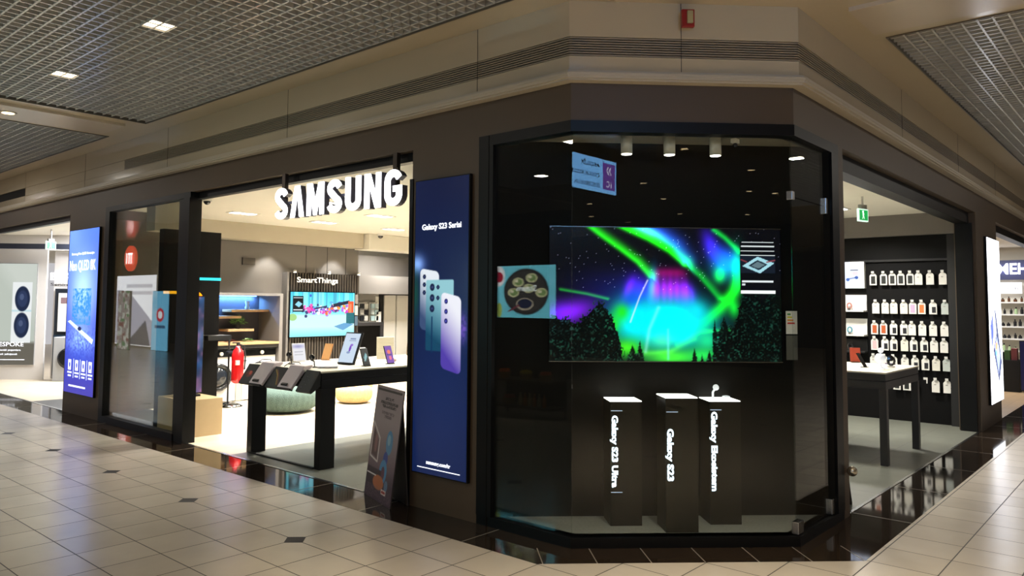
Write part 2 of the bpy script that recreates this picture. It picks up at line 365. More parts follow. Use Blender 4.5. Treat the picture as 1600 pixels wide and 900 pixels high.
# black header rails of the openings (shutter slots)
struct('trim_3', B().box(4.24, 4.32, 4.575, 8.30, 2.765, 2.84).box(4.24, 4.32, 11.95, FAR, 2.765, 2.84), BLACK)
struct('trim_4', B().box(6.295, 11.66, 1.99, 2.14, 2.70, 2.84).box(11.60, 11.66, 1.95, 2.14, 0, 2.70).box(13.18, FAR, 1.99, 2.12, 2.74, 2.84), BLACK)
struct('trim_5', B().box(4.16, 4.24, 4.56, 4.60, 0, 2.6), BLACK)
# fascia above with vents
struct('wall_fascia', band(band(B(), 0.05, -0.1, 3.12, 3.27), 0.05, -0.1, 3.405, 3.72), CREAM)
struct('wall_vent_back', band(B(), 0.02, -0.1, 3.27, 3.405), mat('vent_shadow', (10, 9, 8), 0.8))
vb = B()
for k in range(8):
    z = 3.274+k*0.0168; band(vb, 0.047, 0.02, z, z+0.0095, yl=10.03)
struct('trim_6', vb, VENT)
struct('trim_7', B().box(4.122, 4.15, 10.03, 13.8, 3.273, 3.402), CREAM)
bead = B()
for dz, dd in ((0.0, 0.075), (0.012, 0.095), (0.03, 0.10), (0.048, 0.085)):
    band(bead, dd, 0.0, 3.098+dz, 3.098+dz+0.0179)
struct('trim_8', bead, mat('cream_bead', (190, 178, 156), 0.42))
sm = B()
for y in (3.82, 6.32, 8.82, 11.32, 13.8): sm.box(4.1185, 4.121, y, y+0.004, 3.12, 3.65)
for x in (7.9, 10.4, 12.9): sm.box(x, x+0.004, 1.8585, 1.861, 3.12, 3.65)
sm.fbox(Vector((4.66, 2.439, 3.12)), DU, -DN, UZ, 0.004, 0.0015, 0.53)
struct('trim_9', sm, mat('dark_joint', (40, 36, 32), 0.8))

# mall ceiling
ZC = 3.65
sf = B()
sf.box(3.858, 4.3, 2.75, FAR, ZC, ZC+0.06).box(-6, 3.858, 8.82, 9.88, ZC, ZC+0.06).box(-6, 6.27, -14, 2.75, ZC, ZC+0.06)
sf.box(6.27, FAR, 1.573, 2.3, ZC, ZC+0.06).box(-9, -6, -14, FAR, ZC, ZC+0.06).box(6.27, FAR, -14, -8, ZC, ZC+0.06).box(16, FAR, -8, 1.573, ZC, ZC+0.06).box(6.27, 16, -8, -3.2, ZC, ZC+0.06).box(-6, -2.2, 2.75, 8.82, ZC, ZC+0.06).box(-6, -1.0, 9.88, 20, ZC, ZC+0.06).box(-6, 3.858, 20, FAR, ZC, ZC+0.06)
struct('ceiling', sf, CREAM)
struct('ceiling_band', B().box(-6, 3.7, 9.02, 9.68, ZC-0.03, ZC).box(5.47, 6.08, -8, 1.60, ZC-0.03, ZC), mat('cream_band', (196, 180, 158), 0.22, spec=0.6))
struct('ceiling_plenum', B().box(-9, FAR, -14, FAR, 4.5, 4.6), PLEN)
struct('trim_10', B().box(3.845, 3.858, 2.75, 8.82, ZC-0.008, ZC+0.06).box(-6, 3.858, 8.807, 8.82, ZC-0.008, ZC+0.06).box(6.27, 6.285, -8, 1.573, ZC-0.008, ZC+0.06).box(6.285, 16, 1.56, 1.573, ZC-0.008, ZC+0.06).box(3.845, 3.858, 9.88, 20, ZC-0.008, ZC+0.06).box(-6, 3.845, 9.88, 9.893, ZC-0.008, ZC+0.06), mat('grid_edge', (96, 88, 76), 0.4))
CELL = 0.095
def grid(name, x0, x1, y0, y1, ax, ay, skip=()):
    b = B(); z0, z1 = ZC+0.006, ZC+0.062; t = 0.003; f = 0.0065
    k = 0; x = ax
    while x > x0: x -= CELL
    x += CELL
    while x < x1: b.prism_x(x, y0, y1, t, f, z0, z1); x += CELL
    y = ay
    while y > y0: y -= CELL
    y += CELL
    while y < y1: b.prism_y(y, x0, x1, t, f, z0, z1); y += CELL
    struct(name, b, CREAMD)
grid('ceiling_grid_left', -2.2, 3.845, 2.75, 8.807, 2.605, 5.49)
grid('ceiling_grid_far_left', -1.0, 3.845, 9.893, 20, 2.605, 9.98)
grid('ceiling_grid_right', 6.285, 16, -3.2, 1.56, 6.36, 1.561)

# shop shell
ZS = 2.9
struct('ceiling_shop', B().prism([(4.39, FAR), (4.39, 4.0), (6.0, 2.13), (FAR, 2.13), (FAR, FAR)], ZS, ZS+0.08), CEILW)
struct('wall_back', B().box(4.4, 9.36, 11.8, 12.0, 0, ZS), GREYW)
struct('wall_back_recess', B().box(9.36, 12.2, 13.2, 13.4, 0, ZS).box(9.28, 9.36, 12.0, 13.2, 0, ZS), GREYL)
struct('wall_right', B().box(12.0, 12.15, 2.16, 13.2, 0, ZS), CHAR)
struct('wall_left', B().box(4.4, 5.2, 11.3, 11.8, 0, ZS), mat('taupe_end_wall', (70, 64, 57), 0.6))
struct('wall_party', B().box(13.05, 13.2, 2.16, 9, 0, ZS), GREYL)
# bulkheads
BULK = mat('bulkhead_beige', (176, 168, 150), 0.6)
struct('wall_behind_counter', B().box(9.36, 10.56, 12.6, 12.7, 0, 1.77), GREYL)
struct('wall_bulkhead', B().box(4.4, 9.2, 11.45, 11.8, 2.62, ZS), BULK)
struct('wall_bulkhead_near', B().box(4.42, 4.86, 9.75, 10.0, 2.50, ZS), BULK)
struct('wall_bulkhead_right', B().box(11.9, 12.0, 2.16, 6, 2.60, ZS), GREYW)
struct('wall_bulkhead_recess', B().box(9.36, 12.0, 12.35, 13.2, 1.77, 2.15).box(9.36, 12.0, 12.9, 13.2, 2.15, 2.6), GREYW)
cj = B()
for x in (8.15, 8.62, 9.05): cj.box(x, x+0.008, 11.796, 11.8, 1.7, 2.62)
cj.box(5.0, 9.36, 11.796, 11.8, 2.615, 2.62)
struct('trim_11', cj, CHAR)

# display niche behind the corner glass
struct('floor_niche', B().prism([(4.20, 3.70), (4.20, 3.0), (5.27, 1.94), (6.02, 1.94), (6.02, 1.97), (4.30, 3.70)], 0, 0.068), CONC)
struct('wall_niche', B().fbox((4.16, 3.74, 0), DU, UZ, DN, 2.58, 2.84, 0.05).box(4.2, 4.24, 3.70, 3.84, 0, 2.84), mat('niche_black', (8, 8, 6), 0.6, spec=0.15))
struct('ceiling_niche', B().prism([(4.19, 3.72), (4.19, 3.0), (5.27, 1.93), (6.02, 1.93), (6.02, 1.97), (4.25, 3.74)], 2.80, 2.84), mat('niche_ceiling', (118, 110, 96), 0.7))

# glazing frame of the corner: kerb, head, posts
fr = B(); band(fr, 0.0, -0.10, 0.0, 0.068, yl=3.84, xr=6.17); band(fr, 0.006, -0.10, 2.765, 2.842, yl=3.84, xr=6.17)
fr.box(4.165, 4.29, 3.70, 3.84, 0.068, 2.765).box(6.02, 6.17, 1.905, 2.02, 0.068, 2.765)
struct('window_1', fr, BLACK)
gp = B().box(4.195, 4.205, 3.012, 3.70, 0.068, 2.765)
struct('window_2', gp, GLASS)
a0, a1 = pl(-0.03)
gb = B().fbox(Vector((a0[0], a0[1], 0.068)), DU, UZ, DN, (Vector(a1)-Vector(a0)).length, 2.697, 0.010)
struct('window_3', gb, GLASS)
W4 = struct('window_4', B().box(5.28, 6.02, 1.94, 1.95, 0.068, 2.345).box(5.28, 6.02, 1.94, 1.95, 2.352, 2.765), GLASS)
def clip(name, b, label):
    o = b.build(name, STEEL, W4, bevel=0.003); o['label'] = label; return o
clip('corner_clip', B().box(5.25, 5.30, 1.925, 1.965, 2.325, 2.385), 'small square steel clip on the upper left of the corner door glass')
clip('hinge', B().box(5.93, 6.03, 1.925, 1.965, 2.29, 2.41), 'steel hinge at the upper right of the corner door glass')
clip('lock_patch', B().box(5.26, 5.36, 1.922, 1.968, 0.075, 0.155), 'steel lock patch at the lower left of the corner door glass')
clip('hinge', B().box(5.93, 6.03, 1.922, 1.968, 0.075, 0.185), 'steel hinge at the lower right of the corner door glass')
# left shop window
fl = B().box(4.16, 4.26, 8.30, 10.66, 2.775, 2.842).box(4.16, 4.26, 8.56, 10.66, 0, 0.08).box(4.16, 4.26, 10.53, 10.66, 0.08, 2.775).box(4.15, 4.30, 8.30, 8.44, 0, 2.775).box(4.17, 4.27, 8.46, 8.58, 0, 2.775)
struct('window_5', fl, BLACK)
struct('window_6', B().box(4.205, 4.215, 8.58, 10.53, 0.08, 2.775), GLASSL)

# ================================================================== MALL FITTINGS
def ceiling_light(x, y, label, first=[None], watts=None):
    if first[0] is None:
        t = thing('ceiling_light', label, 'light', (x, y, ZC), group='square ceiling lights')
        B().box(-0.094, 0.094, -0.094, 0.094, 0.012, 0.03).build('diffuser', DIFF, t)
        B().box(-0.0965, -0.0945, -0.0965, 0.0965, -0.002, 0.05).box(0.0945, 0.0965, -0.0965, 0.0965, -0.002, 0.05).box(-0.0945, 0.0945, -0.0965, -0.0945, -0.002, 0.05).box(-0.0945, 0.0945, 0.0945, 0.0965, -0.002, 0.05).build('frame', CREAMD, t)
        first[0] = t
    else: t = dup(first[0], (x, y, ZC), label=label)
    return t
sq = [(2.51, 5.585, 'square warm ceiling light, nearer of two in the open grid'), (2.51, 7.49, 'square warm ceiling light, farther of two in the open grid'),
      (0.6, 5.585, 'square ceiling light in the grid seen only reflected in the corner glass, lower'), (-1.2, 7.49, 'square ceiling light in the grid seen only reflected in the corner glass, farther'),
      (10.67, 0.04, 'square ceiling light of the right corridor, seen reflected in the corner door glass')]
for x, y, l in sq: ceiling_light(x, y, l)
for x, y in [(s_[0], s_[1]) for s_ in sq]+[(8.0, 0.04), (13.5, 0.04), (2.51, 13.4), (2.51, 17.2), (0.6, 11.0)]:
    area('ceiling_lamp', (x, y, ZC-0.01), 0.17, 0.17, {(2.51, 5.585): 2.5, (2.51, 7.49): 5, (8.0, 0.04): 11, (10.67, 0.04): 12, (13.5, 0.04): 12}.get((x, y), MALL_W))
rl = B().lathe([(0.085, 0), (0.085, -0.006), (0.062, -0.008), (0.06, 0.0)], (0, 0, 0), 20)
pts = [(2.51, -3.98), (1.58, -6.06), (1.85, -6.6), (0.6, -4.07), (-0.09, -6.0), (-1.63, -5.73), (-2.88, -7.63), (-2.86, -9.21), (-1.02, -8.44), (0.1, -9.47), (2.49, -1.89), (3.9, -0.6), (2.0, 1.0), (3.2, 0.9), (2.59, 9.35)]  # the two before the last are added, to brighten the corner floor and fascia
proto = None
for k, (x, y) in enumerate(pts):
    lb = 'round recessed downlight out of view, most reflected in the corner window, two added for light' if k != 14 else 'round downlight in the smooth ceiling band at the left edge'
    z = ZC if k != 14 else ZC-0.03
    if proto is None:
        proto = thing('downlight', lb, 'light', (x, y, z), group='round mall downlights'); rl.build('trim_ring', CREAM, proto)
        B().cyl((0, 0, -0.005), 0.06, 0.004).build('lens', glow('round_lens', (255, 226, 170), 16.0), proto); t = proto
    else: t = dup(proto, (x, y, z), label=lb, group='round mall downlights' if k != 14 else 'band downlight')
    if k in (0, 3, 5, 8, 10, 11, 12, 13, 14): area('downlight_lamp', (x, y, z-0.012), 0.1, 0.1, {11: 26, 12: 50, 13: 50, 14: 5}.get(k, 16), (1, 0.86, 0.64), spread=math.radians(95))

# sounder on the corner fascia
t = thing('fire_alarm', 'small red fire alarm beacon mounted high on the cream corner fascia', 'alarm', (4.64, 2.385, 3.46))
o_ = Vector((0, 0, 0)) - DU*0.04
B().fbox(o_, DU, UZ, -DN, 0.085, 0.12, 0.035).build('housing', mat('alarm_red', (150, 22, 18), 0.35), t, bevel=0.004)
B().fbox(o_+DU*0.03+UZ*0.02-DN*0.035, DU, UZ, -DN, 0.04, 0.085, 0.02).build('strobe_lens', mat('strobe_glass', (200, 190, 150), 0.1, metal=0.5), t, bevel=0.004)

# wayfinding sign hanging behind the viewer
t = thing('hanging_sign', 'light blue hanging direction sign reflected in the top left of the corner window', 'sign', (1.74, -0.9, 3.04))
cv = Cv(10, 10, (118, 178, 235))
B().box(-0.05, -0.001, -0.52, 0.95, 0.0, 0.44).build('sign_body', STEEL, t)
screen('face', cv, (0.0, -0.52, 0), UY, 1.47, 0.44, screen_mat('sign_light', 20.0), t)
B().box(0.001, 0.002, -0.49, -0.20, 0.05, 0.40).build('arrow_panel', glow('sign_violet', (110, 70, 160), 14.0), t)
T1 = glow('sign_text', (30, 40, 70), 0.0); T2 = glow('sign_text_white', (235, 235, 255), 12.0)
text('lettering', 'ARÇELİK', (0.002, -0.12, 0.32), UY, UZ, 0.42, 0.055, T1, parent=t, bold=0.01)
text('lettering', 'ÇOCUK KULÜBÜ', (0.002, -0.12, 0.19), UY, UZ, 0.70, 0.055, T1, parent=t, bold=0.01)
text('lettering', 'ELECTROLUX', (0.002, -0.12, 0.06), UY, UZ, 0.56, 0.055, T1, parent=t, bold=0.01)
text('lettering', '»', (0.003, -0.40, 0.25), UY, UZ, 0.12, 0.18, T2, parent=t)
text('lettering', '1C', (0.003, -0.40, 0.08), UY, UZ, 0.12, 0.09, T2, parent=t)
for y in (-0.35, 0.75): B().cyl((-0.025, y, 0.44), 0.006, 0.17).build('hanger_rod', STEEL, t)

# ================================================================== LIGHTBOX PANELS ON THE FRONT
def lightbox(name, label, o, u, n, w, h, cv, es, z0, frame=BLACK, d=0.03):
    o = Vector(o); t = thing(name, label, 'lightbox', o+Vector(u)*w/2+Vector((0, 0, z0)))
    rel = t.location; u, n = Vector(u), Vector(n); q = o+UZ*z0+n*0.002
    B().fbox(q, u, UZ, n, w, h, d).build('case', frame, t, rel=rel)
    screen('printed_face', cv, q+u*0.008+UZ*0.008+n*(d+0.002), u, w-0.016, h-0.016, screen_mat(name+'_face', es), t, rel=rel)
    return t, q+n*(d+0.005), rel
WT = glow('panel_white_text', (240, 244, 255), 1.5)
def phone(cv, x0, y0, x1, y1, c0, c1, r, skew=0):
    # rounded slab with a diagonal two-tone sheen
    X, Y = cv.x, cv.y - (cv.x-x0)*skew
    dx = np.maximum(np.maximum(x0+r-X, X-(x1-r)), 0); dy = np.maximum(np.maximum(y0+r-Y, Y-(y1-r)), 0)
    m_ = np.clip(r-np.hypot(dx, dy)+0.5, 0, 1)*((X > x0-1) & (X < x1+1) & (Y > y0-1) & (Y < y1+1))
    t_ = np.clip(((Y-y0)/(y1-y0)-0.25+(x1-X)/(x1-x0)*0.3)/0.8, 0, 1)**1.5
    c = np.array(c0)*(1-t_[..., None])+np.array(c1)*t_[..., None]
    cv.a = cv.a*(1-m_[..., None])+c*m_[..., None]
# dark blue phone advert: 83 x 470 picture cells
cv = Cv(110, 440, (14, 28, 68)); cv.a += (cv.blob(60, 330, 90, 140)*14)[..., None]*np.array([0.3, 0.7, 1.3]); cv.a -= (cv.blob(60, 0, 100, 60)*8)[..., None]
cv.add(cv.blob(4, 128, 16, 14), (150, 180, 230)); cv.mix(cv.blob(2, 175, 9, 40)*0.8, (20, 80, 60))
phone(cv, 12, 134, 52, 226, (235, 242, 250), (60, 80, 120), 8, 0.15)
phone(cv, 25, 152, 82, 258, (150, 205, 215), (18, 70, 100), 3, 0.0)
for (x, y, r_) in ((21, 147, 3.4), (21, 159, 3.4), (21, 171, 3.4), (38, 163, 5), (38, 179, 5), (38, 195, 5), (50, 163, 3.2), (50, 179, 3.2)):
    cv.ell(x, y, r_, r_*1.1, (24, 34, 70)); cv.ell(x, y, r_*.4, r_*.4, (60, 70, 120))
cv.line([(38, 208), (38, 260)], 2.5, (12, 50, 90)); cv.mix(cv.blob(101, 222, 8, 20)*(0.5+0.8*cv.noise(3, 3)), (110, 80, 190))
phone(cv, 57, 170, 97, 282, (245, 246, 255), (82, 62, 170), 8, 0.2)
for y in (184, 199, 213): cv.ell(67, y, 3.4, 4, (34, 34, 110)); cv.ell(67, y, 1.3, 1.5, (90, 90, 200))
t, q, rel = lightbox('phone_advert', 'tall dark blue backlit advert of three phones on the brown pillar', (4.17, 4.505, 0), -UY, -UX, 0.60, 2.295, cv, 0.95, 0.277)
text('lettering', 'Galaxy S23 Serisi', q-UY*0.09+UZ*1.895, -UY, UZ, 0.43, 0.045, WT, parent=t, rel=rel, bold=0.02)
text('lettering', 'samsung.com/tr', q-UY*0.17+UZ*0.085, -UY, UZ, 0.26, 0.03, WT, parent=t, rel=rel, bold=0.02)
B().fbox(q-UY*0.07+UZ*0.05, -UY, UZ, -UX, 0.46, 0.006, 0.001).build('rule_line', WT, t, rel=rel)

# bright blue TV advert at far left
cv = Cv(106, 300); g = cv.y/300
cv.a = np.array([70, 110, 225])*(1-g[..., None])+np.array([38, 34, 140])*g[..., None]
cv.mix(cv.blob(55, 115, 48, 70)*0.9, (175, 215, 255)); cv.mix(cv.blob(10, 10, 40, 60)*0.4, (150, 190, 255))
n1, n2 = cv.noise(3, 1), cv.noise(6, 2)
cv.mix(((cv.x > 20) & (cv.x < 88) & (cv.y > 108) & (cv.y < 175))*np.clip(n1*n2*2.6, 0, 0.95), (40, 120, 190))
cv.mix(cv.blob(55, 205, 45, 22)*np.clip(n1*1.4, 0, 1)*0.8, (170, 215, 250)); cv.mix(cv.blob(55, 235, 60, 25)*0.5, (40, 70, 190))
cv.poly([(6, 170), (14, 167), (100, 200), (96, 208)], (205, 225, 245)); cv.ell(50, 182, 7, 4, (20, 30, 80))
for k, x in enumerate((14, 40, 64, 88)):
    cv.rect(x, 240, x+10, 258, (240, 244, 255)); cv.rect(x-2, 262, x+13, 264, (220, 230, 255)); cv.rect(x, 268, x+11, 270, (220, 230, 255))
    if k: cv.rect(x-7, 238, x-6, 272, (200, 210, 255))
    cv.ell(x+5, 249, 3, 4.5, (60, 70, 180))
cv.rect(18, 286, 78, 288, (235, 240, 255))
t, q, rel = lightbox('television_advert', 'tall bright blue backlit television advert on the far left brown pillar', (4.17, 11.84, 0), -UY, -UX, 1.06, 2.30, cv, 1.8, 0.29)
text('lettering', 'Neo QLED 8K', q-UY*0.06+UZ*1.72, -UY, UZ, 0.92, 0.15, WT, parent=t, rel=rel, bold=0.01)
text('lettering', 'Samsung Neo QLED ile tanışın', q-UY*0.12+UZ*1.94, -UY, UZ, 0.80, 0.035, WT, parent=t, rel=rel, bold=0.01)

# white advert on the right pillar
cv = Cv(90, 220, (246, 248, 255)); cv.mix(cv.blob(45, 20, 60, 60)*0.3, (225, 232, 250))
cv.poly([(8, 118), (26, 100), (30, 128), (14, 150)], (70, 80, 130)); cv.poly([(38, 92), (50, 100), (84, 168), (60, 196), (24, 150), (50, 128)], (52, 58, 84))
cv.poly([(34, 146), (52, 132), (74, 160), (58, 184)], (120, 130, 170)); cv.ell(48, 146, 9, 6, (225, 120, 90)); cv.ell(58, 152, 6, 8, (240, 240, 250)); cv.ell(44, 154, 5, 4, (90, 170, 230))
cv.line([(14, 150), (44, 206)], 1.6, (110, 116, 140)); cv.rect(72, 206, 80, 208, (150, 150, 160))
t, q, rel = lightbox('tablet_advert', 'tall white backlit advert with a dark tablet on the right pillar', (12.18, 1.91, 0), UX, -UY, 0.98, 2.27, cv, 4.5, 0.29)

# hanging illuminated shop name in the opening
t = thing('illuminated_sign', 'glowing white SAMSUNG letters hanging in the main shop opening', 'sign', (4.12, 5.65, 2.38))
rel = t.location
for y in (6.41, 4.776): B().box(4.15, 4.19, y-0.025, y+0.025, 2.44, 2.84).build('hanger_bar', mat('bar_bronze', (84, 76, 70), 0.3, metal=0.8), t, rel=rel)
B().box(4.15, 4.17, 4.78, 6.5, 2.535, 2.56).build('rail', mat('rail_blue_grey', (110, 112, 135), 0.4), t, rel=rel)
LS = mat('letter_side', (88, 84, 92), 0.4)
LX = 4.09
def arc(cx, cy, rx, ry, a0, a1, n=10): return [(cx+rx*math.cos(math.radians(a0+(a1-a0)*k/n)), cy+ry*math.sin(math.radians(a0+(a1-a0)*k/n))) for k in range(n+1)]
def stroke(pts, w, wy=None):       # outline of a fat pen line
    L, Rr = [], []
    for i, p in enumerate(pts):
        a = Vector(pts[max(i-1, 0)]); b_ = Vector(pts[min(i+1, len(pts)-1)]); d = (b_-a).normalized(); n = Vector((-d.y, d.x))
        L.append((p[0]+n.x*w/2, p[1]+n.y*w/2)); Rr.append((p[0]-n.x*w/2, p[1]-n.y*w/2))
    return L+Rr[::-1]
# letters drawn in a 0..1 wide by 0..1.45 high cell
Hh = 1.45
S_ = [stroke(arc(0.5, 1.06, 0.33, 0.25, 10, 205, 9)+[(0.34, 0.84), (0.62, 0.62)]+arc(0.5, 0.38, 0.34, 0.24, 35, -170, 10), 0.30)]
A_ = [[(0.0, 0), (0.33, Hh), (0.67, Hh), (1.0, 0), (0.70, 0), (0.5, 1.12), (0.30, 0)]]
M_ = [[(0, 0), (0, Hh), (0.36, Hh), (0.60, 0.62), (0.84, Hh), (1.2, Hh), (1.2, 0), (0.93, 0), (0.93, 1.0), (0.70, 0), (0.50, 0), (0.27, 1.0), (0.27, 0)]]
U_ = [stroke([(0.16, Hh), (0.16, 0.45)]+arc(0.5, 0.42, 0.34, 0.27, 180, 360, 10)+[(0.84, 0.45), (0.84, Hh)], 0.30)]
N_ = [[(0, 0), (0, Hh), (0.34, Hh), (0.70, 0.50), (0.70, Hh), (0.98, Hh), (0.98, 0), (0.66, 0), (0.28, 0.98), (0.28, 0)]]
G_ = [stroke(arc(0.5, 1.0, 0.34, 0.31, 20, 180, 9)+[(0.16, 0.45)]+arc(0.5, 0.45, 0.34, 0.30, 180, 350, 9)+[(0.84, 0.66)], 0.30), [(0.50, 0.56), (0.50, 0.80), (0.985, 0.80), (0.985, 0.56)]]
x = 0; cw = 0.2127
for nm, L, wd in (('S', S_, 1.0), ('A', A_, 1.0), ('M', M_, 1.2), ('S', S_, 1.0), ('U', U_, 1.0), ('N', N_, 0.98), ('G', G_, 1.0)):
    lf, lb_ = B(), B()
    for P_ in L:
        for Bm, d0, d1 in ((lf, 0.0, 0.012), (lb_, 0.0125, 0.07)):
            Bm.fprism((LX+d0, 6.462-x, 2.388), -UY, UZ, UX, [(a*cw*1.0, b_*0.205) for a, b_ in P_], d1-d0)
    back = lb_.build('letter_body', LS, t, rel=rel); lf.build('letter_face', LETW, back, rel=rel)
    x += (wd+0.245)*cw

# ================================================================== CORNER DISPLAY
# big television with a northern lights picture
cv = Cv(357, 212); X0, Y0 = 858, 353
def Q(*p): return [(880+a/3.46-X0, 330+b_/3.46-Y0) for a, b_ in p]
cv.a[:] = (7, 7, 12)
n4, n8, n20 = cv.noise(2.2, 11), cv.noise(6, 12), cv.noise(18, 13)
zx, zy = (cv.x+X0-880)*3.46, (cv.y+Y0-330)*3.46
cv.add(np.exp(-((zx-300)/260)**2-((zy-420)/110)**2), (10, 10, 60))
def zb(cx, cy, rx, ry, ang=0): 
    c, n = math.cos(ang), math.sin(ang); dx, dy = zx-cx, zy-cy
    return np.exp(-((dx*c+dy*n)/rx)**2-((-dx*n+dy*c)/ry)**2)
def streak(p, w1, w2, col, amp=1.0):
    D, S = cv.seg(Q(*p)); D = D*3.46; cv.add(amp*np.where(S < 0, np.exp(-(D/w1)**2), np.exp(-(D/w2)**2)), col)
streak([(90, 40), (190, 120), (300, 200), (390, 270), (455, 345)], 32, 14, (30, 225, 20), 0.95)
streak([(260, 50), (340, 90), (450, 140), (560, 205), (640, 275)], 40, 16, (20, 235, 10), 1.1)
streak([(380, 60), (500, 110), (590, 180), (640, 260)], 60, 20, (30, 70, 225), 0.9)
cv.add(zb(440, 95, 110, 26, 0.45), (60, 150, 160))
streak([(640, 275), (720, 340), (780, 410), (825, 465)], 26, 14, (10, 170, 30), 0.85)
streak([(800, 85), (860, 130), (935, 205)], 16, 14, (10, 200, 40), 0.85)
cv.add(zb(780, 170, 40, 90, -0.3), (50, 20, 190)); cv.add(zb(860, 235, 90, 60, 0.6), (20, 60, 190)); cv.add(zb(860, 300, 80, 70), (0, 130, 150))
cv.add(zb(828, 340, 28, 38), (20, 220, 30)); cv.add(zb(925, 300, 30, 110), (0, 190, 90))
streak([(945, 340), (900, 430), (830, 520), (740, 600), (620, 650)], 34, 30, (20, 240, 20), 1.0)
cv.add(zb(905, 520, 30, 50), (10, 190, 30))
# central curtain
ray_ = 0.75+0.5*cv.noise(5, 21)[60:61, :]
cur = ((zx > 470-(zy-330)*0.35) & (zx < 640+(zy-310)*0.35)).astype(float)
soft = 1/(1+np.exp(-(zx-(480-(zy-330)*0.15))/9))*1/(1+np.exp((zx-(640+(zy-310)*0.30))/12))
cv.add(soft*np.exp(-((zy-325)/28)**2), (90, 0, 40)); cv.add(soft*ray_*np.exp(-((zy-430)/72)**2), (175, 10, 215))
cv.add(zb(650, 455, 45, 60), (30, 20, 200)); cv.add(zb(400, 420, 60, 75, -0.5), (55, 15, 190)); cv.add(zb(340, 420, 22, 60, 0.35), (90, 10, 150))
cv.add(zb(465, 400, 22, 90, 0.1), (20, 140, 190)); cv.mix(zb(560, 610, 200, 125)*1.6, (0, 240, 250)); cv.mix(zb(375, 590, 115, 110)*1.3, (0, 225, 245))
cv.mix(zb(350, 480, 70, 40, -0.5)*0.6, (20, 60, 240)); cv.mix(zb(700, 540, 60, 60)*0.9, (10, 220, 240))
cv.mix(zb(305, 545, 38, 45)*0.9, (30, 215, 20)); cv.mix(zb(255, 620, 40, 70, 0.3)*0.85, (40, 225, 30)); cv.mix(zb(330, 740, 90, 50)*0.9, (70, 235, 30))
cv.mix(zb(570, 790, 150, 42)*0.95, (70, 245, 60)); cv.mix(zb(520, 700, 60, 40)*0.5, (120, 255, 160)); cv.mix(zb(760, 700, 70, 60)*0.8, (30, 235, 150)); cv.mix(zb(740, 780, 90, 40)*0.8, (40, 240, 90))
streak([(600, 720), (720, 650), (880, 640)], 12, 12, (60, 220, 30), 0.35); streak([(430, 770), (560, 760), (690, 690)], 14, 14, (110, 160, 10), 0.3)
D, S = cv.seg(Q((442, 370), (400, 460), (350, 600))); cv.mix(np.exp(-(D/1.3)**2)*0.75, (230, 225, 255))
D, S = cv.seg(Q((500, 520), (450, 640), (430, 760))); cv.mix(np.exp(-(D/3)**2)*0.4, (190, 255, 255))
D, S = cv.seg(Q((550, 640), (550, 800))); cv.mix(np.exp(-(D/2)**2)*0.5, (120, 255, 255))
# left end: violet glow and green thread
cv.add(zb(60, 540, 110, 60, -0.25), (95, 15, 170)); cv.add(zb(-40, 560, 90, 70), (60, 20, 150))
streak([(-20, 425), (120, 448), (230, 475)], 10, 7, (20, 150, 20), 0.8)
# stars
st = (np.random.RandomState(3).rand(*cv.x.shape) > 0.9955)*(zy < 420); cv.add(st*1.0, (120, 120, 140))
# tree silhouettes with speckled foliage
def trees(mask, dens=1.0):
    tx = np.clip((n4-0.60)*4, 0, 1)*np.clip(n8*1.5, 0, 1)
    und = cv.a*0.20*tx[..., None]
    m_ = np.clip(mask, 0, 1)[..., None]; base = np.array((4, 7, 6))+tx[..., None]*np.array((16, 52, 40))+und*dens
    cv.a = cv.a*(1-m_)+base*m_
rag = (n4-0.5)*70+(n8-0.5)*60
hL = np.interp(zx, [-80, 60, 120, 190, 250, 290, 310, 330], [560, 600, 560, 480, 560, 690, 800, 900])
trees(((zy+rag*0.6) > hL).astype(float))
hR = np.interp(zx, [800, 830, 850, 900, 930, 960, 1000, 1060, 1160], [900, 780, 640, 620, 520, 430, 420, 440, 430])
trees(((zy+rag*0.8) > hR).astype(float))
for (tx_, ty_, tw_) in ((360, 720, 42), (400, 690, 22), (690, 730, 24), (730, 770, 30), (770, 740, 26), (810, 700, 30), (850, 560, 40), (895, 610, 40), (800, 570, 16), (270, 640, 40), (240, 560, 34)):
    wd = np.abs(zx-tx_)-np.clip((zy-ty_)/110, 0, 1)*tw_*(0.6+0.8*n4); trees(np.clip(-wd/4, 0, 1)*(zy > ty_)*0.95, 1.5)
# information panel on the screen
cv.rect(*[v for p in Q((938, 150), (1132, 438)) for v in p], (8, 9, 14))
for y in (150, 173, 199, 224): cv.rect(*[v for p in Q((942+(224-y)*0.1, y), (1130-(224-y)*0.1, y+5)) for v in p], (205, 210, 215))
cv.rect(*[v for p in Q((942, 228), (1130, 325)) for v in p], (20, 26, 38)); cv.poly(Q((952, 285), (1035, 232), (1125, 268), (1048, 325)), (150, 195, 210)); cv.poly(Q((985, 283), (1035, 250), (1090, 275), (1042, 308)), (28, 40, 54))
cv.poly(Q((1000, 283), (1035, 260), (1075, 277), (1040, 298)), (90, 110, 120)); cv.line(Q((946, 250), (975, 262)), 2, (120, 50, 60)); cv.line(Q((1085, 262), (1128, 252)), 2, (130, 60, 70))
cv.rect(*[v for p in Q((950, 366), (1120, 376)) for v in p], (210, 214, 220)); cv.rect(*[v for p in Q((950, 384), (968, 392)) for v in p], (200, 204, 210)); cv.rect(*[v for p in Q((942, 420), (1130, 437)) for v in p], (235, 238, 240))
t = thing('wall_television', 'very large black television showing green and violet northern lights over forest', 'television', (5.05, 2.79, 1.185))
rel = t.location; tq = Vector((4.452, 3.398, 1.18)); tw = 1.735; th = 0.99
B().fbox(tq, DU, UZ, DN, tw, th, 0.035).build('screen_case', BLKG, t, rel=rel)
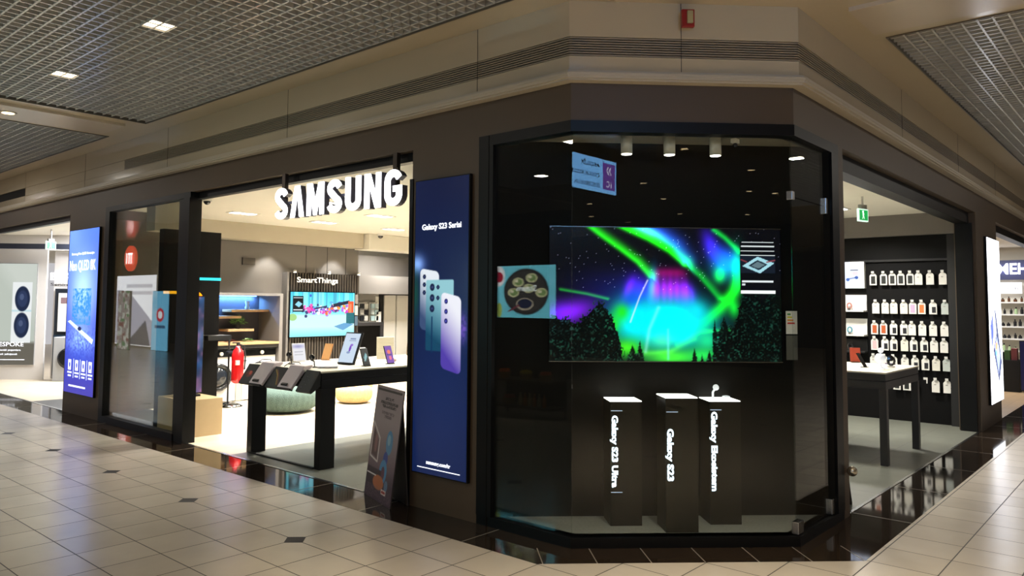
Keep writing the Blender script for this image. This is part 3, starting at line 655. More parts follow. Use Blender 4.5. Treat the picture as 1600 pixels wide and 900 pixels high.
screen('picture', cv, tq+DU*0.006+UZ*0.006-DN*0.002, DU, tw-0.012, th-0.012, screen_mat('aurora_picture', 1.45, 0.15), t, rel=rel)
B().fbox(tq-DN*0.004, DU, UZ, -DN, tw, 0.004, 0.003).build('edge_trim', STEEL, t, rel=rel); B().fbox(tq-DN*0.004+UZ*(th-0.004), DU, UZ, -DN, tw, 0.004, 0.003).build('edge_trim', STEEL, t, rel=rel)
# energy labels right of the television
t = thing('energy_label', 'white energy class label hanging beside the northern lights television', 'label', (5.72, 2.17, 1.20))
rel = t.location; lq = Vector((5.715, 2.165, 1.20))-DN*0.02
B().fbox(lq+UZ*0.19, DU, UZ, -DN, 0.085, 0.17, 0.003).build('upper_sheet', WHITEC, t, rel=rel)
B().fbox(lq, DU, UZ, -DN, 0.085, 0.18, 0.003).build('lower_sheet', mat('grey_sheet', (96, 96, 90), 0.6), t, rel=rel)
for k, c in enumerate(((60, 150, 70), (220, 210, 60), (230, 150, 50), (200, 60, 50))):
    B().fbox(lq+DU*0.01+UZ*(0.33-k*0.022)-DN*0.004, DU, UZ, -DN, 0.025+0.01*k, 0.012, 0.001).build('class_bar', mat('bar%d' % k, c, 0.6), t, rel=rel)
# three plinths
PLT = mat('plinth_dark', (20, 18, 11), 0.4, spec=0.25)
def plinth(fl_, z1, word, t0, t1, label, extra):
    fl_ = Vector((fl_[0], fl_[1], 0.068)); c = fl_+DU*0.11+DN*0.11; t = thing('display_plinth', label, 'plinth', c, group='dark display plinths in the corner window'); rel = c
    B().fbox(fl_, DU, UZ, DN, 0.222, z1-0.068-0.006, 0.22).build('column', PLT, t, rel=rel)
    B().fbox(fl_+UZ*(z1-0.074), DU, UZ, DN, 0.222, 0.006, 0.22).build('lit_top', LITW, t, rel=rel)
    text('lettering', word, fl_+DU*0.012+UZ*(t0-0.068)-DN*0.004, -UZ, DU, t0-t1, 0.042, glow('plinth_text', (226, 240, 255), 1.7), parent=t, rel=rel, bold=0.045, depth=0.003)
    for zz in extra: B().fbox(fl_+DU*0.005+UZ*(zz-0.068)-DN*0.003, DU, UZ, DN, 0.08, 0.004, 0.002).build('light_slot', glow('slot_light', (200, 220, 255), 0.7), t, rel=rel)
    return t
plinth((4.588, 2.962), 0.925, 'Galaxy S23 Ultra', 0.825, 0.33, 'dark plinth lettered Galaxy S23 Ultra, left of three in the window', (0.855, 0.295))
plinth((4.715, 2.603), 0.97, 'Galaxy S23', 0.76, 0.41, 'dark plinth lettered Galaxy S23, middle of three in the window', (0.87,))
plinth((5.100, 2.470), 0.925, 'Galaxy Ekosistem', 0.85, 0.30, 'dark plinth lettered Galaxy Ekosistem, right of three in the window', (0.86,))
WG = glow('white_gadget', (240, 244, 250), 0.5)
c = Vector((5.10, 2.47, 0.925))+DU*0.06+DN*0.10
t = thing('watch_stand', 'small white smartwatch stand on the right window plinth', 'stand', c)
B().cyl((0, 0, 0), 0.032, 0.008).build('base', WG, t); B().tube([(0, 0, 0.005), (0.0, 0, 0.05), (0.012, -0.012, 0.075)], 0.008).build('arm', WG, t); B().lathe([(0.001, -0.008), (0.02, -0.008), (0.022, 0), (0.02, 0.01), (0.001, 0.012)], (0.016, -0.016, 0.083), 16, (-1, -0.6, 0.5)).build('watch', WG, t)
c = Vector((5.10, 2.47, 0.925))+DU*0.15+DN*0.08
solo('earbud_case', B().lathe([(0.02, 0), (0.028, 0.005), (0.03, 0.014), (0.026, 0.024), (0.012, 0.028)], c, 20), WG, 'round white earbud case on the right window plinth', 'earbuds', smooth=True)
# cylinder spots
proto = None
for k, (x, y, lb) in enumerate(((4.674, 2.876, 'left'), (4.893, 2.657, 'middle'), (5.13, 2.42, 'right'))):
    lb = 'white cylinder spotlight at the top of the corner window, %s of three' % lb
    if proto is None:
        proto = thing('cylinder_spotlight', lb, 'spotlight', (x, y, 2.67), group='spotlights in the corner window')
        B().lathe([(0.040, 0.004), (0.041, 0.0), (0.041, 0.128), (0.03, 0.13)], (0, 0, 0), 28).build('housing', mat('spot_white', (200, 196, 186), 0.5), proto, smooth=True)
        B().cyl((0, 0, -0.003), 0.036, 0.006, 28).build('lens', glow('spot_lens', (255, 248, 235), 5.0), proto); B().cyl((0, 0, 0.1295), 0.03, 0.002).build('mount', STEEL, proto)
        tt = proto
    else: tt = dup(proto, (x, y, 2.67), label=lb)
    spot('spot_lamp', (x, y, 2.655), (x+0.05, y+0.05, 0), 3.0, 60)
# small camera in the niche ceiling
t = thing('security_camera', 'tiny white camera under the corner window ceiling beside the right spotlight', 'camera', (5.26, 2.33, 2.74))
B().box(-0.03, 0.03, -0.02, 0.02, 0.03, 0.06).build('bracket', WHITEP, t); B().sphere((0, 0, 0.015), 0.018).build('dome', BLKG, t, smooth=True)
# knob low on the corner pillar
solo('door_stop_knob', B().sphere((6.235, 1.87, 0.35), 0.038), mat('knob_metal', (200, 190, 170), 0.25, metal=0.9), 'round shiny metal knob low on the brown corner pillar', 'knob', smooth=True)

# ================================================================== A-BOARDS
def aboard(name, label, cv, A, Bp, shift, h, back, shade):
    A, Bp = Vector((*A, 0)), Vector((*Bp, 0)); d = (Bp-A); w = d.length; d.normalize(); n = Vector((-d.y, d.x, 0))    # n points away from the printed side
    c = (A+Bp)/2; t = thing(name, label, 'a-board', c); v = (n*shift+UZ*h); L = v.length; v.normalize(); fn = d.cross(v)
    B().fbox(A, d, v, -fn, w, L, 0.008).build('front_panel', shade, t, rel=c)
    screen('print', cv, A+fn*0.002, d, w, L, screen_mat(name+'_print', 0, 0.35, False), t, rel=c, v=v)
    v2 = (-n*(back-shift)+UZ*(h-0.02)); L2 = v2.length; v2.normalize()
    B().fbox(A+n*back+d*0.03, d, v2, d.cross(v2), w-0.06, L2, 0.008).build('back_panel', shade, t, rel=c)
    B().fbox(A+n*(shift*0.3)+d*0.03+UZ*(h*0.3), n, UZ, d, back-shift*0.3-0.02-(back-shift)*0.3, 0.01, 0.01).build('spreader', STEEL, t, rel=c)
    return t
cv = Cv(110, 190, (150, 138, 138)); g = cv.y/190
cv.mix(np.clip((g-0.3)*2, 0, 1), (92, 74, 84)); cv.mix(np.clip((g-0.72)*9, 0, 1)*0.8, (70, 58, 66))
for y, x0, x1, c in ((20, 38, 76, (40, 36, 36)), (27, 22, 94, (48, 42, 42)), (33, 30, 88, (52, 46, 46)), (44, 32, 84, (96, 86, 88)), (50, 44, 74, (96, 86, 88))):
    m_ = ((cv.x > x0) & (cv.x < x1) & (abs(cv.y-y) < 2.6))*(cv.noise(1.6, int(y)) > 0.32); cv.mix(m_*0.9, c)
cv.line([(6, 64), (38, 88), (38, 128), (6, 122), (6, 64)], 3, (205, 198, 194)); cv.poly([(10, 72), (34, 92), (34, 123), (10, 118)], (84, 60, 62)); cv.ell(24, 98, 6, 16, (130, 92, 92))
cv.ell(78, 90, 13, 20, (70, 128, 168)); cv.ell(76, 86, 6, 9, (120, 160, 180)); cv.ell(70, 118, 9, 12, (40, 62, 140)); cv.ell(66, 140, 15, 20, (72, 134, 176)); cv.ell(66, 142, 7, 11, (96, 60, 76))
cv.poly([(2, 140), (60, 140), (60, 165), (2, 168)], (62, 52, 58)); cv.ell(52, 160, 22, 12, (176, 106, 68)); cv.ell(84, 160, 7, 9, (96, 124, 150)); cv.rect(68, 168, 86, 175, (220, 210, 205)); cv.rect(70, 170, 84, 173, (150, 50, 40))
cv.mix(((cv.y > 166) & (cv.y < 188) & (cv.x > 4))*(cv.noise(1.5, 9) > 0.55)*0.5, (130, 110, 116)); cv.rect(2, 150, 40, 151, (220, 215, 212))
aboard('a_board', 'leaning grey A-board poster with vacuum picture in front of the brown pillar', cv, (4.165, 5.115), (3.985, 4.58), 0.11, 0.90, 0.17, mat('board_grey', (70, 66, 64), 0.5))
t = thing('a_board', 'dark folding A-board seen almost edge-on just behind the brown corner pillar', 'a-board', (6.5, 2.16, 0))
ap = B().fprism((6.32, 2.0, 0), UX, UZ, UY, [(0.325, 0), (0.34, 0), (0.045, 0.86), (0.03, 0.86)], 0.42); ap.build('front_panel', mat('board_dark', (40, 36, 28), 0.5), t, rel=(6.5, 2.16, 0))
B().fprism((6.32, 2.0, 0), UX, UZ, UY, [(0.0, 0), (0.012, 0), (0.042, 0.85), (0.03, 0.85)], 0.42).build('back_panel', MC['board_dark'], t, rel=(6.5, 2.16, 0))

# ================================================================== SHOP LIGHTS
proto = None
for k, (x, y) in enumerate(((5.93, 10.2), (7.45, 10.3), (7.42, 8.86), (8.95, 10.3), (5.93, 8.2), (8.95, 8.2), (6.6, 6.2), (9.4, 5.8), (10.6, 3.3), (8.6, 3.6), (11.95-1.2, 7.6), (10.5, 12.0))):
    seen = {0: 'left', 1: 'middle', 2: 'small near', 3: 'right'}.get(k)
    lb = ('recessed double light in the bright shop ceiling, %s one below hanging letters' % seen) if seen else 'recessed double ceiling light deeper in the shop ceiling, number hidden behind the front band'
    if not seen: lb = 'recessed double shop ceiling light out of view'
    if proto is None:
        proto = thing('recessed_light', lb, 'light', (x, y, ZS-0.01), group='recessed shop lights')
        B().box(-0.22, 0.22, -0.11, 0.11, 0, 0.01).build('frame', WHITEP, proto)
        for s in (-0.1, 0.1): B().box(s-0.08, s+0.08, -0.08, 0.08, -0.004, 0.0).build('lens', glow('shop_lens', (255, 250, 238), 6.0), proto)
        tt = proto
    else: tt = dup(proto, (x, y, ZS-0.01), label=lb, group='recessed shop lights' if seen else 'recessed shop lights out of view')
    area('shop_lamp', (x, y, ZS-0.02), 0.4, 0.2, SHOP_W*(0.95 if k in (8, 9) else 1), (1, 0.965, 0.90), spread=math.radians(150 if k in (8, 9, 11) else 118))
for x in (7.35, 8.75): spot('wall_wash', (x, 11.42, 2.6), (x, 11.8, 1.6), 55, 80, (1, 0.97, 0.9))

# ================================================================== MAIN TABLE
def table(name, label, x0, x1, y0, y1, leg, legw, top, apr):
    c = Vector(((x0+x1)/2, (y0+y1)/2, 0)); t = thing(name, label, 'table', c)
    B().box(x0, x1, y0, y1, 0.915, 0.93).build('tabletop', top, t, rel=c)
    B().box(x0+0.005, x1-0.005, y0+0.005, y1-0.005, 0.845, 0.914).build('upper_apron', apr, t, rel=c)
    B().box(x0+0.02, x1-0.02, y0+0.02, y1-0.02, 0.838, 0.846).build('shadow_gap', mat('gap_trim', (70, 72, 76), 0.3), t, rel=c)
    B().box(x0+0.005, x1-0.005, y0+0.005, y1-0.005, 0.76, 0.838).build('lower_apron', apr, t, rel=c)
    for xx in (x0, x1-leg):
        for yy in (y0, y1-legw): B().box(xx, xx+leg, yy, yy+legw, 0, 0.762).build('leg', apr, t, rel=c)
    return t
TTOP = mat('white_worktop', (224, 216, 196), 0.4)
T_ = table('display_table', 'long black display table with white top in the main opening', 4.42, 8.3, 6.10, 7.40, 0.17, 0.09, TTOP, BLACK)
B().box(4.40, 4.43, 6.19, 7.31, 0, 0.015).build('foot_rail', BLKM, T_, rel=(6.36, 6.75, 0))
# sloping demo stands along the short end of the table
for k, (y, kind, lb) in enumerate(((7.27, 'd', 'dark sloping screen at the left corner of the long table end'), (7.02, 'g', 'grey sloping device cover, left of two on the table end'), (6.765, 'd', 'dark sloping screen with yellow lines between the grey covers'),
                                   (6.50, 'g', 'grey sloping device cover, right of two on the table end'), (6.225, 'd', 'dark sloping screen showing camera lenses at the near table corner'))):
    c = Vector((4.42, y, 0.76)); t = thing('demo_stand', lb, 'display stand', c, group='sloping stands on the table end')
    if kind == 'd':
        prof = [(0, 0.0), (-0.125, 0.03), (-0.135, 0.018), (-0.01, -0.05)]
        B().fprism((-0.002, 0.115, 0), UX, UZ, -UY, [(0.0, 0.172), (-0.125, -0.02), (-0.105, -0.035), (0.0, 0.03)], 0.23).build('body', BLKM, t)
        cvd = Cv(44, 40, (20, 22, 21)); cvd.mix(cvd.noise(7, k)*0.35, (52, 56, 50))
        if k == 0: cvd.ell(20, 20, 12, 7, (84, 36, 28)); cvd.ell(24, 18, 5, 4, (140, 50, 36)); cvd.ell(14, 23, 4, 3, (60, 26, 22))
        if k == 2: cvd.line([(8, 6), (22, 16), (34, 34)], 1.6, (150, 120, 40)); cvd.line([(14, 6), (28, 18), (38, 34)], 1.2, (120, 60, 40))
        if k == 4:
            for a, b_ in ((14, 12), (12, 22), (11, 32), (22, 18), (20, 27)): cvd.ell(a, b_, 3.2, 3.2, (6, 6, 7)); cvd.ell(a, b_, 1.2, 1.2, (70, 74, 76))
        vv = (Vector((0.0, 0, 0.172))-Vector((-0.125, 0, -0.02))); Lh = vv.length; vv.normalize(); nn = Vector((-vv.z, 0, vv.x))
        screen('sloping_screen', cvd, Vector((-0.127, 0.110, -0.018))+nn*0.001, -UY, 0.22, Lh, screen_mat('demo_print%d' % k, 0.8, 0.55), t, v=vv)
    else:
        B().fprism((-0.002, 0.12, 0), UX, UZ, -UY, [(0.10, 0.215), (0.0, 0.205), (-0.15, 0.0), (-0.13, -0.015), (0.0, 0.14), (0.10, 0.19)], 0.24).build('cover', GREYP, t, bevel=0.004)
        B().fprism((-0.002, 0.12, 0), UX, UZ, -UY, [(-0.152, 0.0), (-0.16, -0.02), (-0.12, -0.03), (-0.11, 0.0)], 0.22).build('base_lip', BLKM, t)
        B().fprism((0, 0.05, 0), UX, UZ, -UY, [(-0.135, 0.045), (-0.145, 0.03), (-0.155, 0.02), (-0.155, 0.035)], 0.10).build('label_slot', BLKM, t)
        B().tube([(0.08, 0.06, 0.21), (0.10, 0.12, 0.225), (0.05, 0.2, 0.225), (0.02, 0.26, 0.18)], 0.004).build('cable', BLKM, t)
def vr(x, y, lb):
    t = thing('headphone_stand', lb, 'headphones', (x, y, 0.93), group='small dark devices at the table end')
    B().lathe([(0.035, 0), (0.035, 0.008), (0.01, 0.012)], (0, 0, 0), 16).build('base', BLKM, t); B().tube([(0, 0, 0.01), (0.0, 0.01, 0.06), (-0.01, 0.03, 0.085)], 0.006).build('stem', BLKM, t)
    B().lathe([(0.001, -0.012), (0.028, -0.01), (0.032, 0), (0.028, 0.012), (0.001, 0.014)], (-0.01, 0.035, 0.10), 16, (-1, -1, 0.3)).build('head', BLKG, t, smooth=True)
    B().tube([(-0.03, 0.02, 0.10), (-0.045, 0.0, 0.075), (-0.02, -0.03, 0.06)], 0.005).build('strap', BLKM, t)
vr(4.72, 7.05, 'small dark wearable on a stand at the table end, the left one'); vr(4.66, 6.55, 'small dark wearable on a stand at the table end, the right one')
# phones, tablet and cards on the table
def slab(name, label, cat, x, y, w, h, th, lean, rz, face, backm, z=0.93, stand=True, bz=0.005):
    t = thing(name, label, cat, (x, y, z), rz); la = math.radians(lean); v = Vector((0, math.sin(la), math.cos(la))); n = Vector((0, math.cos(la), -math.sin(la)))
    B().fbox(Vector((-w/2, 0, 0.008)), UX, v, n, w, h, th).build('body', backm, t, bevel=min(0.004, th*0.4))
    if isinstance(face, Cv): screen('screen', face, Vector((-w/2+bz, 0, 0.008+bz))-n*0.0015, UX, w-2*bz, h-2*bz, screen_mat(name+'_scr_%d' % (int(x*100)), 1.0, 0.6), t, v=v)
    elif face: B().fbox(Vector((-w/2+0.003, 0, 0.011))-n*0.001, UX, v, -n, w-0.006, h-0.006, 0.001).build('face', face, t)
    if stand: B().box(-w*0.35, w*0.35, -0.02, 0.05, 0, 0.008).build('stand_base', backm, t)
    return t
RZ = yaw-math.pi/2+0.15
cv = Cv(40, 70, (205, 222, 240)); cv.ell(22, 36, 3, 8, (120, 70, 190)); cv.ell(24, 28, 4, 3, (150, 110, 210)); cv.ell(20, 46, 5, 3, (140, 160, 200)); cv.rect(16, 12, 30, 14, (120, 140, 180)); cv.rect(14, 17, 32, 18, (150, 165, 195))
slab('tablet', 'large tablet in a black frame propped up on the display table', 'tablet', 5.10, 6.62, 0.25, 0.36, 0.02, 22, -math.pi/2+0.12, cv, BLKM, bz=0.016)
cv = Cv(20, 30, (232, 232, 238)); cv.mix(cv.blob(9, 5, 9, 3), (150, 150, 200)); cv.rect(3, 14, 16, 15, (190, 190, 200)); cv.rect(3, 19, 16, 20, (200, 200, 205))
slab('information_card', 'white information card standing on the left part of the display table', 'card', 4.98, 7.28, 0.17, 0.20, 0.006, 12, 0.0, cv, WHITEC)
slab('smartphone', 'copper coloured phone leaning on the display table left of the tablet', 'phone', 5.32, 7.28, 0.13, 0.19, 0.01, 18, -math.pi/2+0.1, glow('copper_face', (226, 172, 112), 0.35), mat('copper', (190, 130, 80), 0.35))  # copper face glows by itself to stand for light falling on it
slab('information_card', 'white card with a picture standing behind the tablet on the table', 'card', 5.62, 7.22, 0.16, 0.20, 0.02, 2, 0.1, WHITEC, WHITEC)
slab('information_card', 'low white tilted card right of the picture card on the table', 'card', 5.84, 7.26, 0.15, 0.12, 0.01, 14, 0.0, WHITEC, WHITEC)
cv = Cv(20, 40, (20, 24, 26)); cv.poly([(4, 22), (12, 10), (16, 20), (8, 32)], (90, 150, 160)); cv.line([(5, 30), (14, 14)], 1.5, (190, 220, 220))
slab('smartphone', 'dark phone with a teal picture standing in front of the white stack', 'phone', 5.14, 6.30, 0.10, 0.19, 0.008, 20, 0.05, cv, BLKM)
t = thing('card_stack', 'tall ribbed cream stack of cards standing on the display table', 'stack', (5.96, 6.98, 0.93), RZ)
for k in range(14): B().box(-0.10, 0.10, -0.03, 0.03, k*0.0185, k*0.0185+0.0165).build('card', mat('cream_card', (232, 224, 200), 0.6), t)
cv = Cv(20, 40, (112, 54, 170)); cv.ell(10, 14, 5, 5, (230, 110, 90)); cv.ell(11, 28, 4, 5, (220, 90, 130)); cv.rect(3, 20, 17, 21, (60, 30, 110))
slab('smartphone', 'purple screened phone standing at the right of the display table', 'phone', 5.52, 6.36, 0.11, 0.20, 0.008, 20, 0.05, cv, BLKM)
slab('smartphone', 'flat grey phone lying near the left corner of the long table', 'phone', 4.68, 6.36, 0.20, 0.012, 0.10, 0, RZ, None, mat('silver_slab', (150, 152, 165), 0.3, metal=0.5), stand=False)
t = thing('earphones', 'pale pink earphones lying beside the purple phone', 'earphones', (5.72, 6.62, 0.93))
B().sphere((0, 0, 0.03), 0.03, sz=0.8).build('earbud', mat('pale_pink', (224, 200, 200), 0.4), t, smooth=True); B().sphere((0.06, -0.02, 0.025), 0.025).build('earbud', MC['pale_pink'], t, smooth=True)

# ================================================================== POUFS
def pouf(name, label, x, y, r, h, col, ribs):
    bm = bmesh.new(); n = 96; m = 26; vs = []
    for j_ in range(m+1):
        a = math.pi*j_/m; row = []
        rr = r*abs(math.sin(a))**0.62; zz = h/2-(h/2)*math.copysign(abs(math.cos(a))**0.75, math.cos(a))
        for i in range(n):
            an = 2*math.pi*i/n; k = 1+0.014*math.cos(ribs*an+0.9*math.sin(j_*1.2)); row.append(bm.verts.new((rr*k*math.cos(an), rr*k*math.sin(an), zz)))
        vs.append(row)
    for j_ in range(m):
        for i in range(n): bm.faces.new((vs[j_][i], vs[j_][(i+1) % n], vs[j_+1][(i+1) % n], vs[j_+1][i]))
    bmesh.ops.remove_doubles(bm, verts=bm.verts, dist=1e-4); bmesh.ops.recalc_face_normals(bm, faces=bm.faces)
    for f in bm.faces: f.smooth = True
    me = bpy.data.meshes.new(name); bm.to_mesh(me); bm.free(); me.materials.append(mat(name+label[:4]+'_knit', col, 0.95, var=0.25, vs=40, bump=0.8, bs=90))
    o = bpy.data.objects.new(name, me); COL.objects.link(o); o.location = (x, y, 0.0); o['label'] = label; o['category'] = 'pouf'
pouf('pouf', 'large round grey green knitted pouf on the pale floor behind the table leg', 6.42, 9.72, 0.47, 0.37, (74, 92, 84), 32)
pouf('pouf', 'smaller round beige knitted pouf on the pale floor', 7.72, 9.78, 0.29, 0.29, (186, 156, 108), 24)

# ================================================================== LEFT PART: plinth, gondola, extinguisher
solo('wooden_plinth', B().box(4.32, 4.80, 8.60, 9.28, 0, 0.435), WOOD, 'pale plywood box plinth beside the black window post', 'plinth', bevel=0.003)
t = thing('gondola_wall', 'tall black display panel with glowing teal and yellow lines behind the shop window', 'display panel', (4.66, 9.4, 0))
rel = t.location
B().box(4.335, 5.10, 9.30, 9.42, 0, 2.49).build('panel', CHAR, t, rel=rel)
def rline(pts, w, mt, y=9.294): 
    b = B(); 
    for (xa, za), (xb, zb_) in zip(pts[:-1], pts[1:]):
        d = Vector((xb-xa, 0, zb_-za)); L = d.length; d.normalize(); n = Vector((-d.z, 0, d.x)); b.fbox(Vector((xa, y, za))-n*w/2-d*w*0.3, d, n, UY, L+w*0.6, w, 0.007)
    b.build('light_line', mt, t, rel=rel)
ca = [(4.795+0.10*math.cos(math.radians(a)), 1.98+0.10*math.sin(math.radians(a))) for a in range(180, 271, 15)]
rline([(4.695, 2.49)]+ca+[(5.10, 1.88)], 0.035, TEAL)
cb = [(4.77+0.08*math.cos(math.radians(a)), 1.62+0.08*math.sin(math.radians(a))) for a in range(90, -1, -15)]
rline([(4.36, 1.70)]+cb+[(4.85, 0.44)], 0.035, YEL, 9.294)
B().box(4.80, 5.12, 9.0, 9.3, 1.10, 1.16).build('shelf_bracket', BLKM, t, rel=rel)
cv = Cv(30, 90, (18, 34, 66)); cv.mix(cv.noise(9, 31), (30, 90, 150)); cv.mix(cv.noise(6, 33)**3*1.3, (170, 110, 150)); cv.ell(9, 28, 2, 2, (235, 240, 250)); cv.ell(9, 52, 2, 2, (235, 240, 250)); cv.rect(4, 14, 14, 15, (220, 230, 245)); cv.rect(4, 38, 14, 39, (220, 230, 245))
t2 = thing('portrait_display', 'tall narrow portrait screen with blue picture standing behind the black post', 'screen', (4.55, 9.0, 0.435))
B().box(4.40, 4.73, 8.98, 9.02, 0.46, 1.66).build('case', BLKG, t2, rel=t2.location); B().box(4.46, 4.67, 8.9, 9.1, 0.435, 0.46).build('base', BLKM, t2, rel=t2.location)
screen('picture', cv, (4.41, 8.976, 0.475), UX, 0.31, 1.17, screen_mat('portrait_picture', 0.9), t2, rel=t2.location)
# security dome on shop ceiling near window, small
t = thing('dome_camera', 'small dark dome camera under the shop ceiling behind the window glass', 'camera', (4.78, 9.1, ZS-0.07))
B().cyl((0, 0, 0.03), 0.06, 0.04).build('base', WHITEP, t); B().sphere((0, 0, 0.03), 0.045).build('dome', BLKG, t, smooth=True)
# fire extinguisher
RED = mat('extinguisher_red', (200, 22, 26), 0.25, coat=0.4)
t = thing('fire_extinguisher', 'red fire extinguisher hanging on a chrome stand behind the table', 'extinguisher', (6.13, 10.58, 0.36))
B().lathe([(0.05, 0), (0.085, 0.02), (0.09, 0.06), (0.09, 0.42), (0.075, 0.49), (0.035, 0.53), (0.03, 0.56)], (0, 0, 0), 28).build('cylinder', RED, t, smooth=True)
B().box(-0.02, 0.02, -0.015, 0.015, 0.56, 0.60).box(-0.09, 0.03, -0.01, 0.01, 0.60, 0.615).build('valve_handle', BLKM, t); B().tube([(0.02, 0, 0.585), (0.10, 0, 0.56), (0.115, -0.02, 0.40), (0.10, -0.03, 0.2)], 0.011).build('hose', BLKM, t)
B().box(-0.075, -0.02, -0.094, -0.06, 0.28, 0.35).build('label', mat('extinguisher_label', (226, 196, 190), 0.5), t)
t = thing('extinguisher_stand', 'chrome stand with round foot holding the red extinguisher', 'stand', (6.10, 10.74, 0))
B().lathe([(0.20, 0), (0.2, 0.012), (0.14, 0.045), (0.06, 0.07), (0.02, 0.075)], (0, 0, 0), 32).build('foot', mat('chrome_dark', (120, 120, 120), 0.15, metal=1), t, smooth=True); B().cyl((0, 0.05, 0.05), 0.014, 1.0).build('pole', BLKM, t); B().box(-0.05, 0.05, -0.02, 0.06, 0.80, 0.83).build('bracket', BLKM, t)

# ================================================================== KITCHEN NICHE AND APPLIANCES (back wall)
t = thing('kitchen_cabinet', 'grey built-in kitchen niche with blue lit back above the washing machines', 'cabinet', (6.25, 11.45, 0)); rel = t.location
B().box(5.22, 7.25, 11.12, 11.79, 1.69, 1.73).build('top_board', GREYW, t, rel=rel); B().box(7.19, 7.25, 11.12, 11.79, 0, 1.69).build('side_panel', GREYW, t, rel=rel)
B().box(5.22, 7.19, 11.76, 11.79, 0, 1.69).build('back_panel', mat('taupe_dark', (58, 58, 66), 0.5), t, rel=rel)
B().box(5.22, 7.19, 11.12, 11.76, 0.90, 0.935).build('worktop', DWOOD, t, rel=rel); B().box(5.22, 7.19, 11.14, 11.74, 0.84, 0.90).build('counter_front', BLKM, t, rel=rel)
B().box(5.6, 7.1, 11.70, 11.72, 1.675, 1.69).build('light_strip', glow('blue_strip', (90, 150, 255), 8), t, rel=rel)
area('niche_lamp', (6.35, 11.69, 1.665), 1.5, 0.05, 42, (0.14, 0.38, 1.0), (math.radians(14), 0, 0))
for nm, x0, x1, z, lb in (('wall_shelf', 6.50, 7.20, 1.42, 'floating oak shelf holding a glass vase, highest in the blue niche'), ('wall_shelf', 5.9, 6.68, 1.315, 'floating oak shelf at the left of the blue niche'), ('wall_shelf', 6.45, 6.92, 1.10, 'small floating oak shelf below the green plant')):
    solo(nm, B().box(x0, x1, 11.45, 11.755, z, z+0.04), DWOOD, lb, 'shelf', bevel=0.004)
solo('glass_vase', B().lathe([(0.03, 0), (0.045, 0.03), (0.025, 0.07), (0.04, 0.11), (0.035, 0.14)], (6.87, 11.6, 1.46), 20), mat('frosted_glass', (200, 216, 240), 0.15), 'small frosted glass vase on the highest niche shelf', 'vase', smooth=True)
def plant(name, label, x, y, z, r, pot, seed, leafc):
    t = thing(name, label, 'plant', (x, y, z)); rr = random.Random(seed)
    if pot: B().lathe([(0.04, 0), (0.055, 0.07), (0.05, 0.075)], (0, 0, 0), 16).build('pot', BLKM, t)
    b = B(); base = Vector((0, 0, 0.07 if pot else 0.01))
    for k in range(170 if pot else 90):
        a = rr.uniform(0, 6.28); e_ = rr.uniform(0.05, 1.5); d = Vector((math.cos(a)*math.cos(e_), math.sin(a)*math.cos(e_), math.sin(e_)*(1 if pot else 0.5))); L = r*rr.uniform(0.45, 1)
        p = base+d*L; s1 = d.cross(UZ).normalized()*0.016*rr.uniform(0.7, 1.3); s2 = s1.cross(d).normalized()*0.006; tip = p+d*0.035+Vector((0, 0, -0.006)); q0 = p-d*0.01
        b.add([q0, p+s1+s2, tip, p-s1+s2, p-s2*0.3], [(0, 1, 4), (1, 2, 4), (2, 3, 4), (3, 0, 4), (0, 3, 2, 1)])
    o = b.build('foliage', mat('leaf_%s' % (leafc,), leafc, 0.5, var=0.3, vs=30), t)
    return t
plant('potted_plant', 'bushy green plant in a dark pot on the small niche shelf', 6.69, 11.58, 1.14, 0.15, True, 3, (84, 128, 62))
plant('succulent', 'light green succulent on the wooden counter under the shelves', 6.75, 11.35, 0.935, 0.085, False, 4, (128, 160, 104))
plant('dried_flowers', 'dark red dried flower bunch at the left of the wooden counter', 6.42, 11.35, 0.935, 0.08, False, 6, (96, 34, 34))
# washing machines
def washer(x, w, label):
    t = thing('washing_machine', label, 'washing machine', (x+w/2, 11.5, 0), group='washing machines under the counter'); rel = t.location
    B().box(x, x+w, 11.2, 11.74, 0.015, 0.82).build('body', WHITEP, t, rel=rel, bevel=0.008); B().box(x+0.01, x+w-0.01, 11.185, 11.199, 0.715, 0.815).build('control_panel', BLKG, t, rel=rel)
    B().lathe([(0.032, 0), (0.032, 0.02), (0.028, 0.025)], (x+w*0.55, 11.185, 0.765), 20, (0, -1, 0)).build('dial', mat('dial_silver', (210, 205, 190), 0.3, metal=0.4), t, rel=rel)
    d = B().lathe([(0.215, 0), (0.215, 0.03), (0.17, 0.045), (0.16, 0.02)], (x+w/2, 11.2, 0.40), 36, (0, -1, 0)).build('door', mat('door_ring', (26, 27, 30), 0.2), t, rel=rel, smooth=True)
    B().lathe([(0.159, 0.0), (0.14, 0.035), (0.08, 0.055), (0.01, 0.06)], (x+w/2, 11.2, 0.40), 36, (0, -1, 0)).build('door_glass', mat('door_glass', (34, 38, 44), 0.08), d, rel=rel, smooth=True)
    B().box(x+0.02, x+0.06, 11.19, 11.199, 0.63, 0.65).build('badge', BLKM, t, rel=rel)
washer(5.86, 0.60, 'white washing machine behind the red extinguisher'); washer(6.58, 0.60, 'white washing machine with black control panel left of the slatted wall')
solo('filler_panel', B().box(6.47, 6.57, 11.2, 11.72, 0.01, 0.82), mat('beige_filler', (176, 168, 150), 0.5), 'beige upright panel between the two washing machines', 'panel')
solo('wall_vent_grille', B().box(6.86, 7.10, 11.77, 11.799, 2.22, 2.34), mat('grille', (66, 62, 57), 0.6), 'small dark rectangular air grille high on the grey back wall', 'vent')

